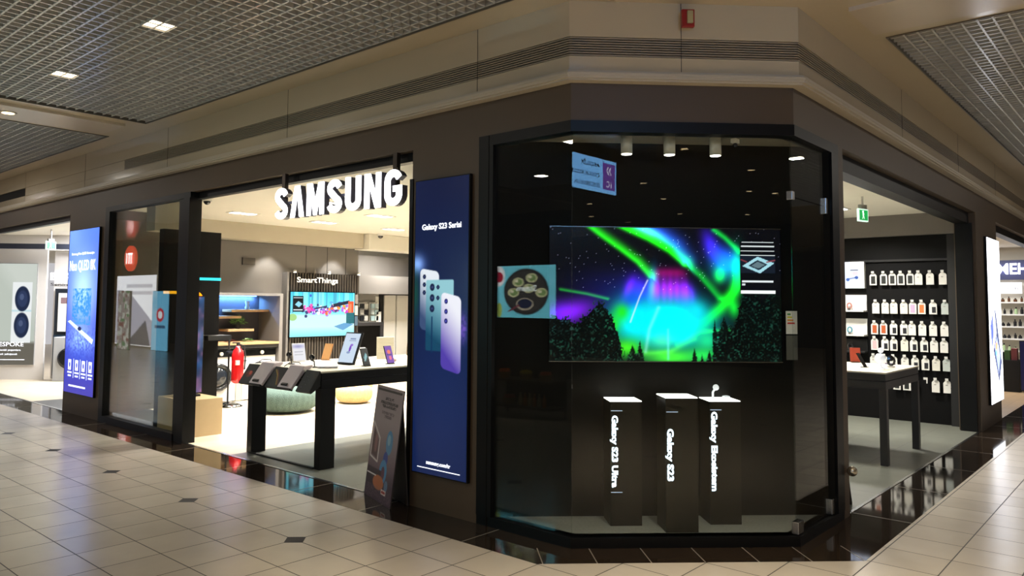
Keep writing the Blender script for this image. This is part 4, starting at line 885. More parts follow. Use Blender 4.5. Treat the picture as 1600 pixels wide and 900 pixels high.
# ================================================================== SLATTED FEATURE WALL WITH TV
t = thing('slatted_wall_panel', 'dark vertical slatted panel lettered SmartThings on the back wall', 'wall panel', (8.5, 11.7, 0)); rel = t.location
B().box(7.70, 9.32, 11.72, 11.79, 0.0, 2.12).build('backing', BLKM, t, rel=rel)
sl = B(); k = 7.70
while k < 9.30: sl.box(k, k+0.034, 11.68, 11.72, 0.14, 2.11); k += 0.0595
sl.build('slats', mat('slat_brown', (58, 52, 46), 0.5), t, rel=rel); B().box(7.66, 7.70, 11.64, 11.79, 0, 2.12).build('side_post', GREYW, t, rel=rel)
text('lettering', 'SmartThings', (7.885, 11.672, 1.945), UX, UZ, 0.90, 0.10, glow('smart_text', (255, 252, 244), 1.0), parent=t, rel=rel, bold=0.012)
B().box(7.5, 9.36, 11.3, 11.66, 0, 0.13).build('platform', WOOD, t, rel=rel)
for x in (7.79, 8.53, 9.22):
    s = B().lathe([(0.02, 0), (0.028, 0.01), (0.028, 0.03), (0.015, 0.04)], (x, 11.60, 2.12), 16).build('spot_head', WHITEP, t, rel=rel); B().cyl((x, 11.6, 2.113), 0.027, 0.006).build('lens', LITW, s, rel=rel)
    spot('slat_lamp', (x, 11.58, 2.09), (x, 11.72, 0.6), 5, 70)
cv = Cv(200, 128); g = cv.y/128
cv.a = np.array([70, 200, 225])*(1-g[..., None])+np.array([190, 225, 225])*g[..., None]
cv.mix((cv.noise(5, 41)[5:6, :] > 0.55)*(cv.y < 56)*0.5, (170, 235, 245)); cv.mix((cv.noise(4, 42)[5:6, :] > 0.68)*(cv.y < 60)*0.6, (60, 140, 170))
cv.mix(np.clip((cv.y-62)/6, 0, 1)*0.9, (190, 222, 220)); cv.mix(np.clip((cv.y-100)/24, 0, 1)*0.7, (110, 205, 215))
rb = random.Random(12); pal = [(230, 90, 170), (220, 60, 150), (240, 110, 60), (70, 90, 190), (250, 160, 60), (150, 110, 220), (245, 240, 250), (60, 60, 110), (190, 60, 190), (90, 170, 230)]
for k in range(150):
    x = rb.uniform(36, 186); y = 52+rb.gauss(0, 7)-(6 if x > 120 else 0)+(x < 70)*(-2); cv.ell(x, y, rb.uniform(2, 6), rb.uniform(2, 5), rb.choice(pal if x > 70 else pal[:2]+pal[7:9]))
cv.poly([(130, 34), (184, 22), (184, 32), (150, 40), (132, 44)], (38, 42, 60)); cv.poly([(70, 46), (112, 38), (112, 42), (74, 50)], (50, 50, 80)); cv.rect(180, 26, 197, 60, (225, 88, 50)); cv.rect(183, 34, 190, 60, (250, 130, 90))
cv.ell(8, 72, 12, 10, (150, 190, 120)); cv.rect(8, 12, 38, 56, (14, 16, 22)); cv.poly([(14, 36), (24, 26), (36, 34), (26, 44)], (130, 190, 210)); cv.rect(10, 50, 36, 52, (200, 205, 210)); cv.rect(10, 16, 36, 17, (190, 195, 200))
cv.rect(174, 60, 200, 92, (44, 110, 118)); cv.mix(((cv.x > 174) & (cv.y > 60) & (cv.y < 92))*(((cv.x % 5 < 1) | (cv.y % 5 < 1)))*0.6, (30, 70, 80)); cv.poly([(134, 100), (168, 90), (198, 94), (164, 112)], (96, 150, 190)); cv.ell(60, 10, 3, 4, (60, 90, 190))
t = thing('wall_television', 'television showing a bright cyan coral street scene on the slatted panel', 'television', (8.42, 11.6, 0.97)); rel = t.location
B().box(7.705, 9.155, 11.62, 11.67, 0.955, 1.785).build('screen_case', BLKG, t, rel=rel)
screen('picture', cv, (7.72, 11.617, 0.97), UX, 1.42, 0.80, screen_mat('street_picture', 1.5, 0.2), t, rel=rel)
t = thing('leaflet_strip', 'hanging strip of three small leaflets right of the cyan television', 'leaflet', (9.2, 11.6, 1.1))
for z, c in ((1.15, (70, 90, 110)), (1.35, (205, 196, 180)), (1.56, (130, 124, 120))): B().box(9.165, 9.255, 11.655, 11.675, z, z+0.18).build('leaflet', mat('leaflet%d' % c[0], c, 0.5), t, rel=t.location)
solo('air_conditioner', B().box(9.22, 11.4, 11.3, 11.75, 2.60, 2.895), mat('ac_white', (232, 228, 216), 0.5), 'white box housing of an air conditioner under the shop ceiling', 'air conditioner', bevel=0.01)
t = thing('dome_camera', 'white dome camera with dark eye on the air conditioner box', 'camera', (9.42, 11.22, 2.829)); B().cyl((0, 0, 0.03), 0.06, 0.04).build('base', WHITEP, t); B().sphere((0, 0, 0.03), 0.05).build('dome', BLKG, t, smooth=True)

# ================================================================== COUNTER AND FAR ITEMS
t = thing('reception_counter', 'dark grey reception counter right of the slatted panel', 'counter', (9.8, 12.25, 0)); rel = t.location
B().box(9.38, 10.14, 12.05, 12.09, 0, 1.125).build('front_panel', CHAR, t, rel=rel); B().box(9.37, 10.22, 12.03, 12.45, 1.125, 1.195).build('counter_top', mat('counter_top', (58, 58, 62), 0.4), t, rel=rel); B().box(10.14, 10.22, 12.03, 12.45, 0, 1.125).build('side_panel', MC['counter_top'], t, rel=rel)
t = thing('desk_monitor', 'dark computer monitor seen from behind on the reception counter', 'monitor', (9.62, 12.25, 1.195)); B().box(-0.14, 0.14, -0.01, 0.02, 0.05, 0.30).build('screen', BLKM, t); B().box(-0.05, 0.05, -0.05, 0.06, 0, 0.012).build('foot', BLKM, t); B().box(-0.015, 0.015, 0, 0.02, 0.01, 0.1).build('neck', BLKM, t)
def rack(x, label, cols):
    t = thing('accessory_rack', label, 'rack', (x, 12.5, 1.195)); B().box(-0.115, 0.1, 0.04, 0.06, 0, 0.40).build('backboard', mat('rack_white', (212, 210, 206), 0.5), t)
    for i in range(3):
        for j_ in range(2): B().box(-0.10+0.105*j_, -0.01+0.105*j_, 0.0, 0.03, 0.02+0.125*i, 0.12+0.125*i).build('packet', mat('packet%d' % cols[(i+j_) % len(cols)][0], cols[(i+j_) % len(cols)], 0.5), t)
rack(10.10, 'narrow white rack of accessory packets above the reception counter, left one', [(40, 42, 46), (228, 226, 220)]); rack(10.38, 'narrow white rack of pale blue packets above the counter, right one', [(176, 206, 214), (206, 222, 226)])
solo('information_card', B().box(10.42, 10.55, 12.50, 12.515, 1.17, 1.40), WHITEC, 'white notice standing right of the accessory racks', 'card')
solo('wall_notice', B().box(10.46, 10.55, 12.585, 12.6, 1.46, 1.72), WHITEC, 'small white notice high on the wall left of the fridge', 'notice')
t = thing('refrigerator', 'tall white double door refrigerator with a black frame at the back', 'refrigerator', (11.05, 12.9, 0)); rel = t.location
B().box(10.62, 11.52, 12.62, 13.15, 0, 1.76).box(10.57, 10.66, 12.56, 13.15, 0, 1.76).build('body', BLKM, t, rel=rel)
B().box(10.70, 11.02, 12.58, 12.62, 0.08, 1.75).build('door', WHITEP, t, rel=rel); B().box(11.06, 11.48, 12.58, 12.62, 0.08, 1.75).build('door', WHITEP, t, rel=rel)
t = thing('leather_bag', 'brown leather bag with dark handle on the right end of the table', 'bag', (6.66, 7.25, 0.93), RZ)
B().fprism((-0.09, -0.04, 0), UX, UZ, UY, [(0, 0), (0.19, 0), (0.20, 0.18), (0.18, 0.20), (0.03, 0.20), (0.015, 0.18)], 0.07).build('body', mat('leather', (104, 84, 60), 0.5), t, bevel=0.01)
B().tube([(-0.05, 0, 0.195), (-0.045, 0, 0.235), (0.0, 0, 0.25), (0.05, 0, 0.235), (0.06, 0, 0.195)], 0.012).build('handle', BLKM, t, smooth=True); B().sphere((0.09, -0.05, 0.1), 0.028).build('tag', mat('teal_tag', (80, 190, 190), 0.4), t)

# ================================================================== RIGHT PART OF THE SHOP
T2_ = table('display_table', 'dark display table with pale top in the right opening', 8.47, 9.80, 2.20, 4.6, 0.07, 0.07, TTOP, mat('table_slate', (62, 60, 60), 0.4))
slab('smartphone', 'copper red phone leaning on the right hand table', 'phone', 9.75, 2.86, 0.12, 0.17, 0.01, 8, -1.05, mat('copper_red', (150, 62, 42), 0.3), BLKM)
slab('smartphone', 'dark phone lying tilted beside the white watch on the right table', 'phone', 9.05, 2.55, 0.07, 0.17, 0.008, 30, -0.2, None, BLKG)
t = thing('watch_display', 'bright white smartwatch display near the corner of the right table', 'watch', (8.95, 2.38, 0.93)); B().lathe([(0.05, 0), (0.05, 0.01), (0.02, 0.02), (0.018, 0.06), (0.045, 0.09), (0.05, 0.13), (0.03, 0.16), (0.012, 0.165)], (0, 0, 0), 24).build('stand', WG, t, smooth=True); B().lathe([(0.001, -0.01), (0.028, -0.01), (0.028, 0.01), (0.001, 0.012)], (0, -0.01, 0.20), 20, (-1, -0.4, 0.2)).build('watch', WG, t)
t = thing('watch_display', 'dark smartwatch on a round stand right of the white one', 'watch', (9.3, 2.36, 0.93)); B().cyl((0, 0, 0), 0.04, 0.012).build('stand', STEEL, t); B().tube([(0.0, 0.035*math.cos(a/10*6.28), 0.07+0.045*math.sin(a/10*6.28)) for a in range(11)], 0.012).build('strap', BLKM, t); B().lathe([(0.001, -0.01), (0.032, -0.01), (0.032, 0.01), (0.001, 0.012)], (-0.02, 0, 0.10), 20, (-1, -0.4, 0.2)).build('watch_face', BLKG, t)
slab('smartphone', 'small phone lying flat at the far corner of the right table', 'phone', 9.6, 2.42, 0.07, 0.015, 0.10, 0, -0.8, None, mat('violet_slab', (90, 80, 110), 0.3), stand=False)

# wall of hanging phone cases
struct('trim_12', B().box(11.93, 12.0, 2.20, 2.30, 0, 2.60).box(11.95, 12.0, 2.3, 4.4, 2.24, 2.27), BLKM)
HK = mat('hook_white', (214, 212, 206), 0.4)
PK = {}
def pack(kind):
    if kind in PK: return None
    t = thing('case_pack', '', 'phone case'); card = {'g': (188, 196, 190), 'x': (224, 220, 206)}.get(kind, (228, 226, 218))
    bx = B().fprism((0, 0.047, 0), -UY, UZ, UX, [(0, 0), (0.094, 0), (0.094, 0.135), (0.075, 0.16), (0.06, 0.165), (0.06, 0.175), (0.034, 0.175), (0.034, 0.165), (0.019, 0.16), (0, 0.135)], 0.018)
    bx.build('card', mat('pack_%s' % kind, card, 0.5), t)
    wc = {'d': (34, 36, 34), 'o': (222, 120, 60), 'r': (176, 84, 40), 'p': (196, 168, 200), 'k': (216, 178, 180), 's': (34, 34, 40)}.get(kind)
    if wc: 
        if kind == 's': B().box(-0.002, 0.0, -0.034, 0.012, 0.02, 0.10).build('case', mat('case_%s' % kind, wc, 0.4), t)
        else: B().box(-0.002, 0.0, -0.028, 0.028, 0.018, 0.13).build('case', mat('case_%s' % kind, wc, 0.4), t)
    else: B().box(-0.002, 0.0, -0.006, 0.020, 0.10, 0.115).build('case_logo', mat('logo_grey', (170, 166, 158), 0.5), t)
    B().box(-0.02, 0.06, -0.003, 0.003, 0.172, 0.178).build('peg', STEEL, t); B().box(-0.024, -0.02, -0.018, 0.020, 0.168, 0.20).build('price_tag', HK, t)
    PK[kind] = t; t['_n'] = 0; return t
words = {'d': 'white pack with dark phone case', 's': 'white pack with a small dark case', 'o': 'white pack with an orange case', 'r': 'white pack with a rust brown case', 'p': 'pack with a lilac case', 'k': 'pack with a pale pink case', 'w': 'plain white hanging pack', 'x': 'cream hanging pack', 'g': 'pale grey hanging pack'}
ordn = ['first', 'second', 'third', 'fourth', 'fifth', 'sixth', 'seventh', 'eighth']; rown = ['top row', 'second row', 'third row', 'fourth row', 'fifth row', 'lowest row']
rowsP = [([195, 257, 308, 357, 410, 457, 520, 589], 'dddddwww', 445.5), ([207, 262, 312, 370, 420, 470, 532, 597], 'wwxxposg', 492), ([197, 250, 308, 367, 413, 470, 529, 590], 'rrsswwww', 526),
         ([195, 256, 307, 368, 420, 478, 532, 586], 'kssxssww', 551.6), ([187, 250, 303, 368, 425, 482, 540, 597], 'wwwwssxg', 580), ([320, 375, 417, 535, 597], 'ddwww', 613.6)]
for ri, (xs_, kinds, yb) in enumerate(rowsP):
    zb = 1.905-(yb-445.5)*0.00875
    for ci, (zx_, kd) in enumerate(zip(xs_, kinds)):
        Yc = 3.255-((1310+zx_/3.6)-1362)*0.00804; loc = (11.93, Yc, zb)
        lab = '%s, %s from left, %s of black wall' % (words[kd], ordn[ci], rown[ri])
        t = pack(kd)
        if t: t.location = loc; t['label'] = lab; t['group'] = 'phone case packs on the black wall'
        else: t = dup(PK[kd], loc, label=lab, group='phone case packs on the black wall')
for t in PK.values(): del t['_n']
t = thing('price_hook', 'empty white price hook in the lowest row of the case wall', 'hook', (11.93, 2.60, 0.60)); B().box(-0.024, -0.02, -0.03, 0.02, 0, 0.03).build('price_tag', HK, t); B().box(-0.02, 0.07, -0.003, 0.003, 0, 0.006).build('peg', STEEL, t); B().box(-0.026, -0.022, -0.03, -0.015, -0.05, 0.0).build('hanging_tab', HK, t)
# small lit screen and two product boxes at the left of the case wall
cv = Cv(30, 40, (226, 236, 255)); cv.line([(8, 26), (20, 24)], 1.5, (70, 90, 150)); cv.ell(8, 27, 2.4, 2.4, (70, 100, 170)); cv.ell(20, 24, 2.4, 2.4, (60, 90, 160)); cv.rect(12, 12, 22, 13, (120, 120, 130)); cv.rect(15, 15, 22, 20, (220, 200, 205))
t = thing('display_screen', 'bright white lit square screen at the left of the phone case wall', 'screen', (11.95, 3.5, 1.86)); rel = t.location
B().box(11.91, 11.99, 3.35, 3.66, 1.86, 2.25).build('case', WHITEP, t, rel=rel); screen('picture', cv, (11.907, 3.655, 1.865), -UY, 0.30, 0.38, screen_mat('square_picture', 1.5), t, rel=rel)
for z0, z1, wcol, lb in ((1.52, 1.765, (170, 110, 100), 'white open display box with a rose watch below the lit screen'), (1.17, 1.42, (60, 130, 150), 'white open display box with a teal watch, the lower one'), (0.93, 1.12, (40, 40, 44), 'dark display box lowest in the column at the left of the case wall')):
    t = thing('display_box', lb, 'display box', (11.9, 3.5, z0), group='display boxes beside the case wall'); rel = t.location; dk = z0 < 1
    mm = BLKM if dk else WHITEP
    B().box(11.96, 11.99, 3.34, 3.66, z0, z1).box(11.80, 11.96, 3.34, 3.66, z0, z0+0.02).build('shell', mm, t, rel=rel)
    s = B().cyl((11.90, 3.56, z0+0.02), 0.02, 0.03).build('watch_holder', STEEL, t, rel=rel); B().tube([(11.90, 3.56+0.03*math.cos(a/12*6.28), z0+0.085+0.04*math.sin(a/12*6.28)) for a in range(13)], 0.010).build('watch', mat('watch_%d' % wcol[0], wcol, 0.3), t, rel=rel)
# exit sign in the right shop
def exit_sign(loc, rz, label, zt):
    t = thing('exit_sign', label, 'exit sign', loc, rz); h = zt-loc[2]
    B().box(-0.10, 0.10, -0.012, 0.012, 0, 0.15).build('sign_plate', glow('exit_white', (210, 240, 225), 1.0), t); B().box(-0.085, 0.085, -0.015, 0.015, 0.015, 0.135).build('green_panel', GRNL, t)
    mn = B().lathe([(0.010, 0), (0.012, 0.02)], (-0.02, -0.016, 0.105), 10).fprism((-0.045, -0.018, 0.03), UX, UZ, -UY, [(0.02, 0.02), (0.0, 0.0), (0.012, 0), (0.03, 0.03), (0.045, 0.0), (0.055, 0.0), (0.04, 0.045), (0.05, 0.06), (0.035, 0.075), (0.015, 0.07)], 0.001)
    mn.build('running_figure', glow('figure_white', (230, 250, 240), 1.2), t); B().box(-0.06, 0.06, -0.02, 0.02, 0.15, 0.20).build('housing', mat('sign_grey', (150, 150, 145), 0.5), t); B().cyl((0, 0, 0.2), 0.012, h-0.2).build('stem', STEEL, t)
exit_sign((9.66, 2.72, 2.60), -0.25, 'green running man exit sign hanging from the ceiling in the right opening', ZS-0.001)
exit_sign((5.07, 15.44, 2.52), 0.35, 'green running man exit sign hanging in the left neighbouring shop', ZS-0.001)

# ================================================================== LEFT NEIGHBOUR SHOP
S0 = 22.39; NW = mat('neighbour_white', (214, 210, 206), 0.5)
def dpt(t_, z=0): return Vector((5.50, 16.89, z))+DU*t_     # along the slanted white wall
struct('wall_left_shop', B().fbox(dpt(-2.6), DU, UZ, DN, 2.60, 2.59, 0.05), NW)
struct('wall_left_shop_recess', B().fbox(dpt(0)+DN*0.30, DU, UZ, DN, 2.8, 2.59, 0.1).fbox(dpt(-2.6, 2.59)+DN*0.02, DU, UZ, DN, 5.4, 0.31, 0.1), NW)
struct('trim_13', B().fbox(dpt(-3.6, 2.585)-DN*0.5, DU, UZ, DN, 5.6, 0.10, 0.1), mat('blue_grey_band', (52, 56, 70), 0.5))
struct('wall_left_shop_end', B().box(4.4, 9.28, 12.2, 12.3, 0, ZS).box(9.18, 9.28, 12.3, 20, 0, ZS), NW)
cv = Cv(110, 160, (188, 196, 186)); cv.mix(np.clip((cv.x*0.8-cv.y+20)/40, 0, 1)*0.4, (226, 230, 224)); cv.mix(np.clip((cv.y-122)/6, 0, 1), (104, 100, 90))
cv.rect(44, 30, 98, 125, (236, 240, 240)); cv.rect(44, 74, 98, 76, (200, 226, 232))
for y in (56, 98): cv.ell(72, y, 21, 20, (30, 42, 70)); cv.ell(72, y, 14, 13, (44, 58, 92)); cv.ell(70, y-3, 6, 5, (76, 90, 124))
t, q, rel = lightbox('laundry_advert', 'large lit advert of two stacked washers on the left neighbour wall', dpt(-0.95)-DN*0.0, DU, -DN, 0.78, 2.03, cv, 1.0, 0.29, frame=mat('frame_grey', (150, 150, 150), 0.4), d=0.02)
t2 = text('lettering', 'BESPOKE', q+DU*0.02+UZ*0.37, DU, UZ, 0.55, 0.085, WT, parent=t, rel=rel, bold=0.0); text('lettering', 'Renkli yaşamlara', q+DU*0.1+UZ*0.28, DU, UZ, 0.42, 0.035, WT, parent=t, rel=rel)
text('lettering', 'çok yakışacak', q+DU*0.1+UZ*0.2, DU, UZ, 0.36, 0.035, WT, parent=t, rel=rel); B().fbox(q+DU*0.1+UZ*0.1, DU, UZ, -DN, 0.5, 0.01, 0.002).build('rule_line', WT, t, rel=rel)
t = thing('wall_lettering', 'raised white shop wording on the white wall behind the far left pillar', 'sign', dpt(0.1, 2.0)); rel = t.location
text('lettering', 'BESPOKE', dpt(-0.06, 2.0)+DN*0.28, DU, UZ, 0.95, 0.15, LETW, depth=0.02, parent=t, rel=rel, bold=0.03); text('lettering', 'Senin tarzın', dpt(-0.06, 1.88)+DN*0.29, DU, UZ, 0.75, 0.06, BLKM, depth=0.006, parent=t, rel=rel)
t = thing('dark_cabinet', 'dark tall appliance niche edge left of the blue advert pillar', 'cabinet', dpt(0.25)); rel = t.location
B().fbox(dpt(0.08)+DN*0.2, DU, UZ, DN, 1.5, 1.82, 0.09).build('carcass', mat('navy_dark', (22, 30, 40), 0.4), t, rel=rel); B().fbox(dpt(0.17, 0.95)+DN*0.16, DU, UZ, DN, 1.0, 0.78, 0.04).build('white_door', WHITEP, t, rel=rel); B().fbox(dpt(0.09, 0.06)+DN*0.17, DU, UZ, DN, 0.26, 0.82, 0.03).build('dark_door', mat('teal_dark', (24, 44, 60), 0.4), t, rel=rel)
B().fbox(dpt(0.22, 1.52)+DN*0.155, DU, UZ, DN, 0.16, 0.12, 0.004).build('sticker', mat('sticker', (120, 96, 100), 0.5), t, rel=rel)
t = thing('washing_machine', 'white washing machine edge just left of the blue advert pillar', 'washing machine', dpt(0.52)); rel = t.location
B().fbox(dpt(0.36)-DN*0.35, DU, UZ, DN, 0.6, 0.86, 0.45).build('body', mat('grey_white', (170, 172, 174), 0.4), t, rel=rel, bevel=0.01); B().lathe([(0.2, 0), (0.2, 0.03), (0.15, 0.045)], dpt(0.66, 0.45)-DN*0.35, 32, -DN).build('door', mat('door_ring', (26, 27, 30), 0.2), t, rel=rel, smooth=True)
area('left_shop_lamp', (6.2, 15.2, ZS-0.02), 1.2, 1.2, 330, (0.93, 0.95, 1.0))
area('left_shop_lamp', (5.2, 19.0, ZS-0.02), 1.2, 1.2, 120, (0.93, 0.95, 1.0))

# ================================================================== RIGHT NEIGHBOUR SHOP (perfumery)
struct('wall_right_shop', B().box(20.0, 20.1, 1.93, 6, 0, ZS+0.1), mat('perfume_wall', (222, 214, 196), 0.6)); struct('wall_right_shop_side', B().box(13.2, 20, 5.0, 5.1, 0, ZS), NW)
struct('trim_14', B().box(19.80, 20.0, 2.0, 5, 2.20, 2.62), mat('purple_band', (40, 44, 96), 0.4))
t = thing('shop_sign', 'white MEHR lettering on the dark blue band of the right neighbour shop', 'sign', (19.75, 2.6, 2.42)); text('lettering', 'MEHR', (19.78, 2.86, 2.32), -UY, UZ, 0.75, 0.24, LETW, depth=0.02, parent=t, rel=t.location, bold=0.02)
t = thing('brand_panel', 'small white lit panel with wavy black script under the blue band', 'panel', (19.8, 2.6, 1.9)); B().box(19.80, 19.86, 2.44, 2.92, 1.90, 2.14).build('panel', glow('panel_lit', (240, 240, 246), 1.2), t, rel=t.location); text('lettering', 'avvaccas', (19.798, 2.86, 1.99), -UY, UZ, 0.36, 0.07, BLKM, parent=t, rel=t.location)
protoB = {}
rb = random.Random(5); bcols = [(30, 28, 30), (96, 60, 34), (40, 42, 46), (34, 34, 60), (176, 200, 150), (200, 204, 206)]
nm = ['highest', 'second highest', 'middle', 'fourth', 'fifth', 'lowest']
for si, z in enumerate((1.72, 1.46, 1.20, 0.94, 0.68, 0.40)):
    solo('wall_shelf', B().box(19.72, 20.0, 2.1, 4.9, z-0.03, z), WHITEP, 'white glass shelf of bottles in the right shop, %s' % nm[si], 'shelf')
    y = 2.98
    k = 0
    while y > 2.2:
        ck = (1 if si == 0 else (0 if si < 4 else 4)) if rb.random() < 0.75 else rb.randrange(6); sh = rb.randrange(3); key = (ck, sh)
        lb = 'small perfume bottle on the %s shelf of the right neighbour shop' % nm[si]
        if key not in protoB:
            t = thing('perfume_bottle', lb, 'bottle', (19.80, y, z), group='perfume bottles on the %s shelf' % nm[si]); w_, h_ = ((0.025, 0.10), (0.035, 0.07), (0.03, 0.13))[sh]
            B().lathe([(w_*0.9, 0), (w_, 0.006), (w_, h_*0.75), (w_*0.4, h_*0.85), (w_*0.38, h_*0.9)], (0, 0, 0), 12).build('bottle_body', mat('perfume%d' % ck, bcols[ck], 0.2), t); B().cyl((0, 0, h_*0.9), w_*0.45, h_*0.25, 10).build('cap', BLKM, t); protoB[key] = t
        else: dup(protoB[key], (19.80, y, z), label=lb, group='perfume bottles on the %s shelf' % nm[si])
        y -= rb.uniform(0.075, 0.12); k += 1
t = thing('product_basket', 'dark slanted bin with colourful packets in the right neighbour shop', 'bin', (17.7, 2.5, 0)); B().fprism((-0.15, -0.25, 0), UX, UZ, UY, [(0, 0.0), (0.3, 0.0), (0.5, 0.6), (0.0, 0.6)], 0.5).build('bin', BLKM, t)
for k, c in enumerate(((120, 60, 60), (60, 90, 50), (40, 40, 60), (130, 80, 80))): B().box(-0.1, 0.1, -0.22+0.11*k, -0.13+0.11*k, 0.6, 0.82-0.04*k).build('packet', mat('bpack%d' % k, c, 0.5), t)
cv = Cv(20, 36, (24, 22, 60)); cv.ell(10, 18, 5, 7, (150, 40, 110)); cv.ell(12, 22, 3, 4, (230, 120, 60)); cv.rect(5, 4, 15, 5, (220, 220, 240))
t = thing('standing_poster', 'dark blue standing poster with pink picture at the right edge', 'poster', (17.3, 2.02, 0)); B().box(0, 0.03, -0.3, 0.18, 0.05, 0.98).build('board', BLKM, t); screen('picture', cv, (-0.003, 0.17, 0.07), -UY, 0.46, 0.9, screen_mat('poster_pic', 0.8), t); B().box(-0.1, 0.15, -0.2, 0.1, 0, 0.05).build('foot', BLKM, t)
area('right_shop_lamp', (17.5, 3.2, ZS-0.02), 2, 1.5, 150, (0.95, 0.97, 1.0))

# ================================================================== OPPOSITE SIDE OF THE CORRIDOR, SEEN REFLECTED IN THE GLASS
struct('wall_opposite', B().box(-5.2, -5.0, 5, FAR, 0, 3.7), mat('opposite_wall', (34, 30, 26), 0.7)); struct('wall_world_block_right', B().box(29.8, 30, -12, 1.5, 0, 3.65), mat('world_block', (52, 48, 44), 0.6)); struct('wall_world_block_left', B().box(-9, 3.79, 29.8, 30, 0, 3.65), MC['world_block']); struct('wall_opposite_far', B().box(-9, 12, -12.2, -12, 0, 3.7), MC['opposite_wall'])  # both end walls are added, to keep world light out of the reflections
solo('shop_logo', B().lathe([(0.44, 0), (0.44, 0.08)], (-3.0, 26.85, 3.04), 40, (1, 0, 0), sx=1.0, sy=1.0), glow('logo_red', (226, 70, 40), 2.6), 'round orange red shop logo reflected in the left shop window', 'sign')
t = thing('logo_mark', 'white angular mark on the round red logo reflected in the window', 'sign', (-2.9, 26.85, 2.8)); B().box(0, 0.02, -0.22, -0.15, 0.05, 0.42).box(0, 0.02, -0.05, 0.02, 0.05, 0.42).box(0, 0.02, 0.15, 0.22, 0.05, 0.42).box(0, 0.02, -0.22, 0.02, 0.36, 0.42).build('mark', glow('mark_white', (255, 250, 250), 4), t)
cv = Cv(60, 60, (240, 242, 250)); cv.poly([(0, 60), (0, 42), (40, 14), (60, 12), (60, 60)], (150, 150, 168)); cv.poly([(6, 60), (14, 38), (44, 60)], (50, 52, 66)); cv.rect(6, 8, 44, 10, (190, 190, 200)); cv.rect(6, 14, 36, 16, (190, 190, 200))
def backlit(name, label, y0, y1, z0, z1, cv, es, x=-3.0):
    t = thing(name, label, 'lightbox', (x, (y0+y1)/2, z0)); B().box(-0.06, 0, -(y1-y0)/2, (y1-y0)/2, 0, z1-z0).build('case', BLKM, t); screen('face', cv, (0.003, -(y1-y0)/2+0.01, 0.01), UY, y1-y0-0.02, z1-z0-0.02, screen_mat(name+'_fc%d' % int(y0*10), es), t); return t
backlit('phone_billboard', 'big white lit phone billboard reflected in the left shop window', 24.9, 28.0, 0.05, 2.45, cv, 3.5)
cv = Cv(30, 60, (110, 180, 215)); cv.ell(15, 24, 7, 7, (190, 50, 60)); cv.ell(15, 24, 4, 4, (225, 235, 240)); cv.rect(6, 35, 24, 37, (60, 90, 120))
backlit('blue_banner', 'pale blue banner with a round red emblem reflected in the window', 23.35, 24.5, -0.0, 1.9, cv, 3.0, x=-2.7)
cv = Cv(30, 60, (150, 140, 140)); cv.mix(cv.noise(4, 5) > 0.55, (200, 205, 200)); cv.mix(cv.noise(5, 7) > 0.75, (120, 60, 60)); cv.mix(cv.noise(5, 8) > 0.8, (70, 130, 80))
backlit('flower_banner', 'grey banner with white flowers reflected in the left shop window', 25.0, 25.9, 0.0, 1.9, cv, 1.6, x=-2.2)
# food poster and produce stand reflected in the corner window
cv = Cv(120, 100, (104, 190, 206)); cv.mix(np.clip(cv.noise(30, 2)-0.3, 0, 1)*0.3, (150, 215, 225)); cv.ell(60, 50, 46, 44, (38, 36, 36)); cv.ell(60, 50, 42, 40, (52, 50, 48))
for x, y in ((44, 32), (72, 24), (66, 44), (92, 52), (34, 52)):
    x = 120-x; cv.ell(x, y, 12, 9, (176, 176, 134)); cv.ell(x-1, y, 8, 6, (112, 136, 82)); cv.ell(x+3, y-2, 4, 3, (208, 202, 170))
cv.ell(62, 74, 18, 12, (160, 150, 130)); cv.ell(62, 73, 15, 9, (32, 36, 56)); cv.line([(96, 88), (74, 76)], 3, (110, 50, 60)); cv.ell(118, 20, 14, 20, (226, 226, 226)); cv.ell(116, 22, 8, 10, (150, 30, 50)); cv.ell(116, 86, 6, 14, (150, 170, 80))
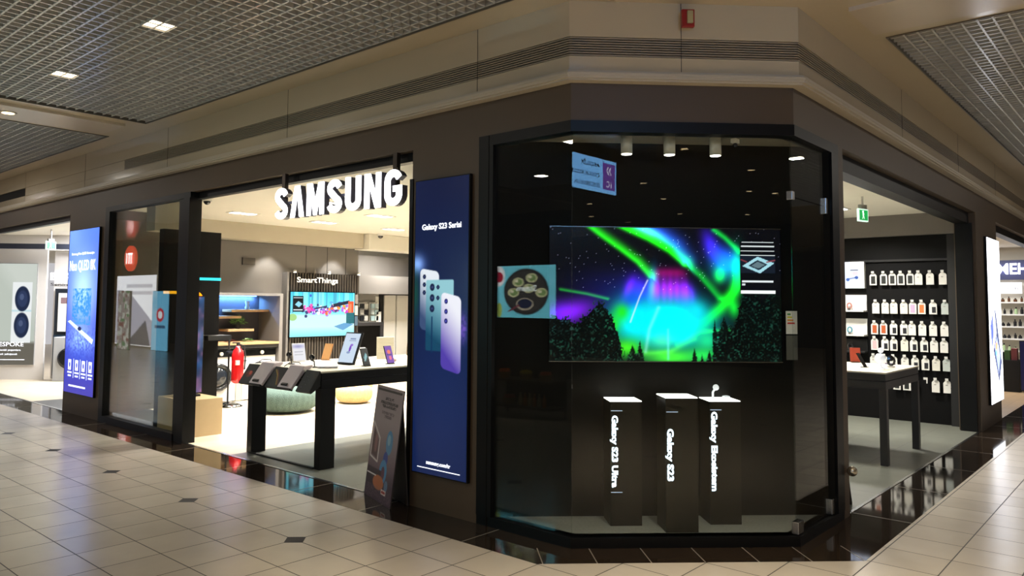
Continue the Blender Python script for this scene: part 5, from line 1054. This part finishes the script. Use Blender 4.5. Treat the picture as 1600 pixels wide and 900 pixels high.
t = backlit('food_poster', 'blue lit poster of dumplings on a dark plate reflected in the corner window', 6.32, 7.40, 1.385, 2.15, cv, 14.0, x=-0.05)
text('lettering', 'Steam', (0.006, -0.2, 0.39), UY, UZ, 0.36, 0.09, glow('steam_text', (235, 245, 245), 16), parent=t)
t = thing('produce_stand', 'dark produce stand with baskets of fruit reflected low in the corner window', 'stand', (-0.1, 6.86, 0))
for z in (0.14, 0.50): B().box(-0.2, 0.2, -0.54, 0.54, z, z+0.03).build('shelf', mat('stand_wood', (70, 56, 40), 0.5), t)
for y in (-0.54, 0.51): B().box(-0.2, -0.17, y, y+0.03, 0, 1.385).build('upright', BLKM, t)
B().box(-0.2, -0.18, -0.54, 0.54, 0.1, 1.385).build('back_board', BLKM, t)
for k, (y, z) in enumerate(((7.25, 0.53), (6.85, 0.53), (6.5, 0.53), (7.15, 0.17))):
    tb = thing('fruit_basket', 'small wicker basket of fruit on the reflected produce stand', 'basket', (-0.05, y, z), group='fruit baskets on the produce stand'); B().lathe([(0.07, 0), (0.1, 0.09), (0.095, 0.09), (0.066, 0.01)], (0, 0, 0), 20).build('basket', mat('wicker', (150, 116, 70), 0.8), tb)
    for i in range(5):
        a = i*1.26; fc = ((226, 110, 40), (214, 190, 50), (226, 96, 36), (190, 60, 40))[k]
        solo('fruit', B().sphere((-0.05+0.05*math.cos(a), y+0.05*math.sin(a), z+0.10), 0.034, 12, 8), mat('fruit%d' % k, fc, 0.4), 'small round fruit heaped in a basket on the reflected produce stand', 'fruit', group='fruit in the baskets', smooth=True)
for k in range(6):
    solo('bottle', B().lathe([(0.028, 0), (0.03, 0.1), (0.012, 0.14), (0.012, 0.18)], (-0.02, 6.50+0.085*k, 0.17), 14), mat('juice%d' % (k % 2), ((210, 130, 50), (200, 190, 150))[k % 2], 0.15), 'small bottle of juice on the lower level of the reflected produce stand', 'bottle', group='juice bottles on the produce stand', smooth=True)
spot('stand_lamp', (0.5, 6.86, 1.9), (-0.1, 6.86, 0.4), 30, 60, (1, 0.85, 0.6))
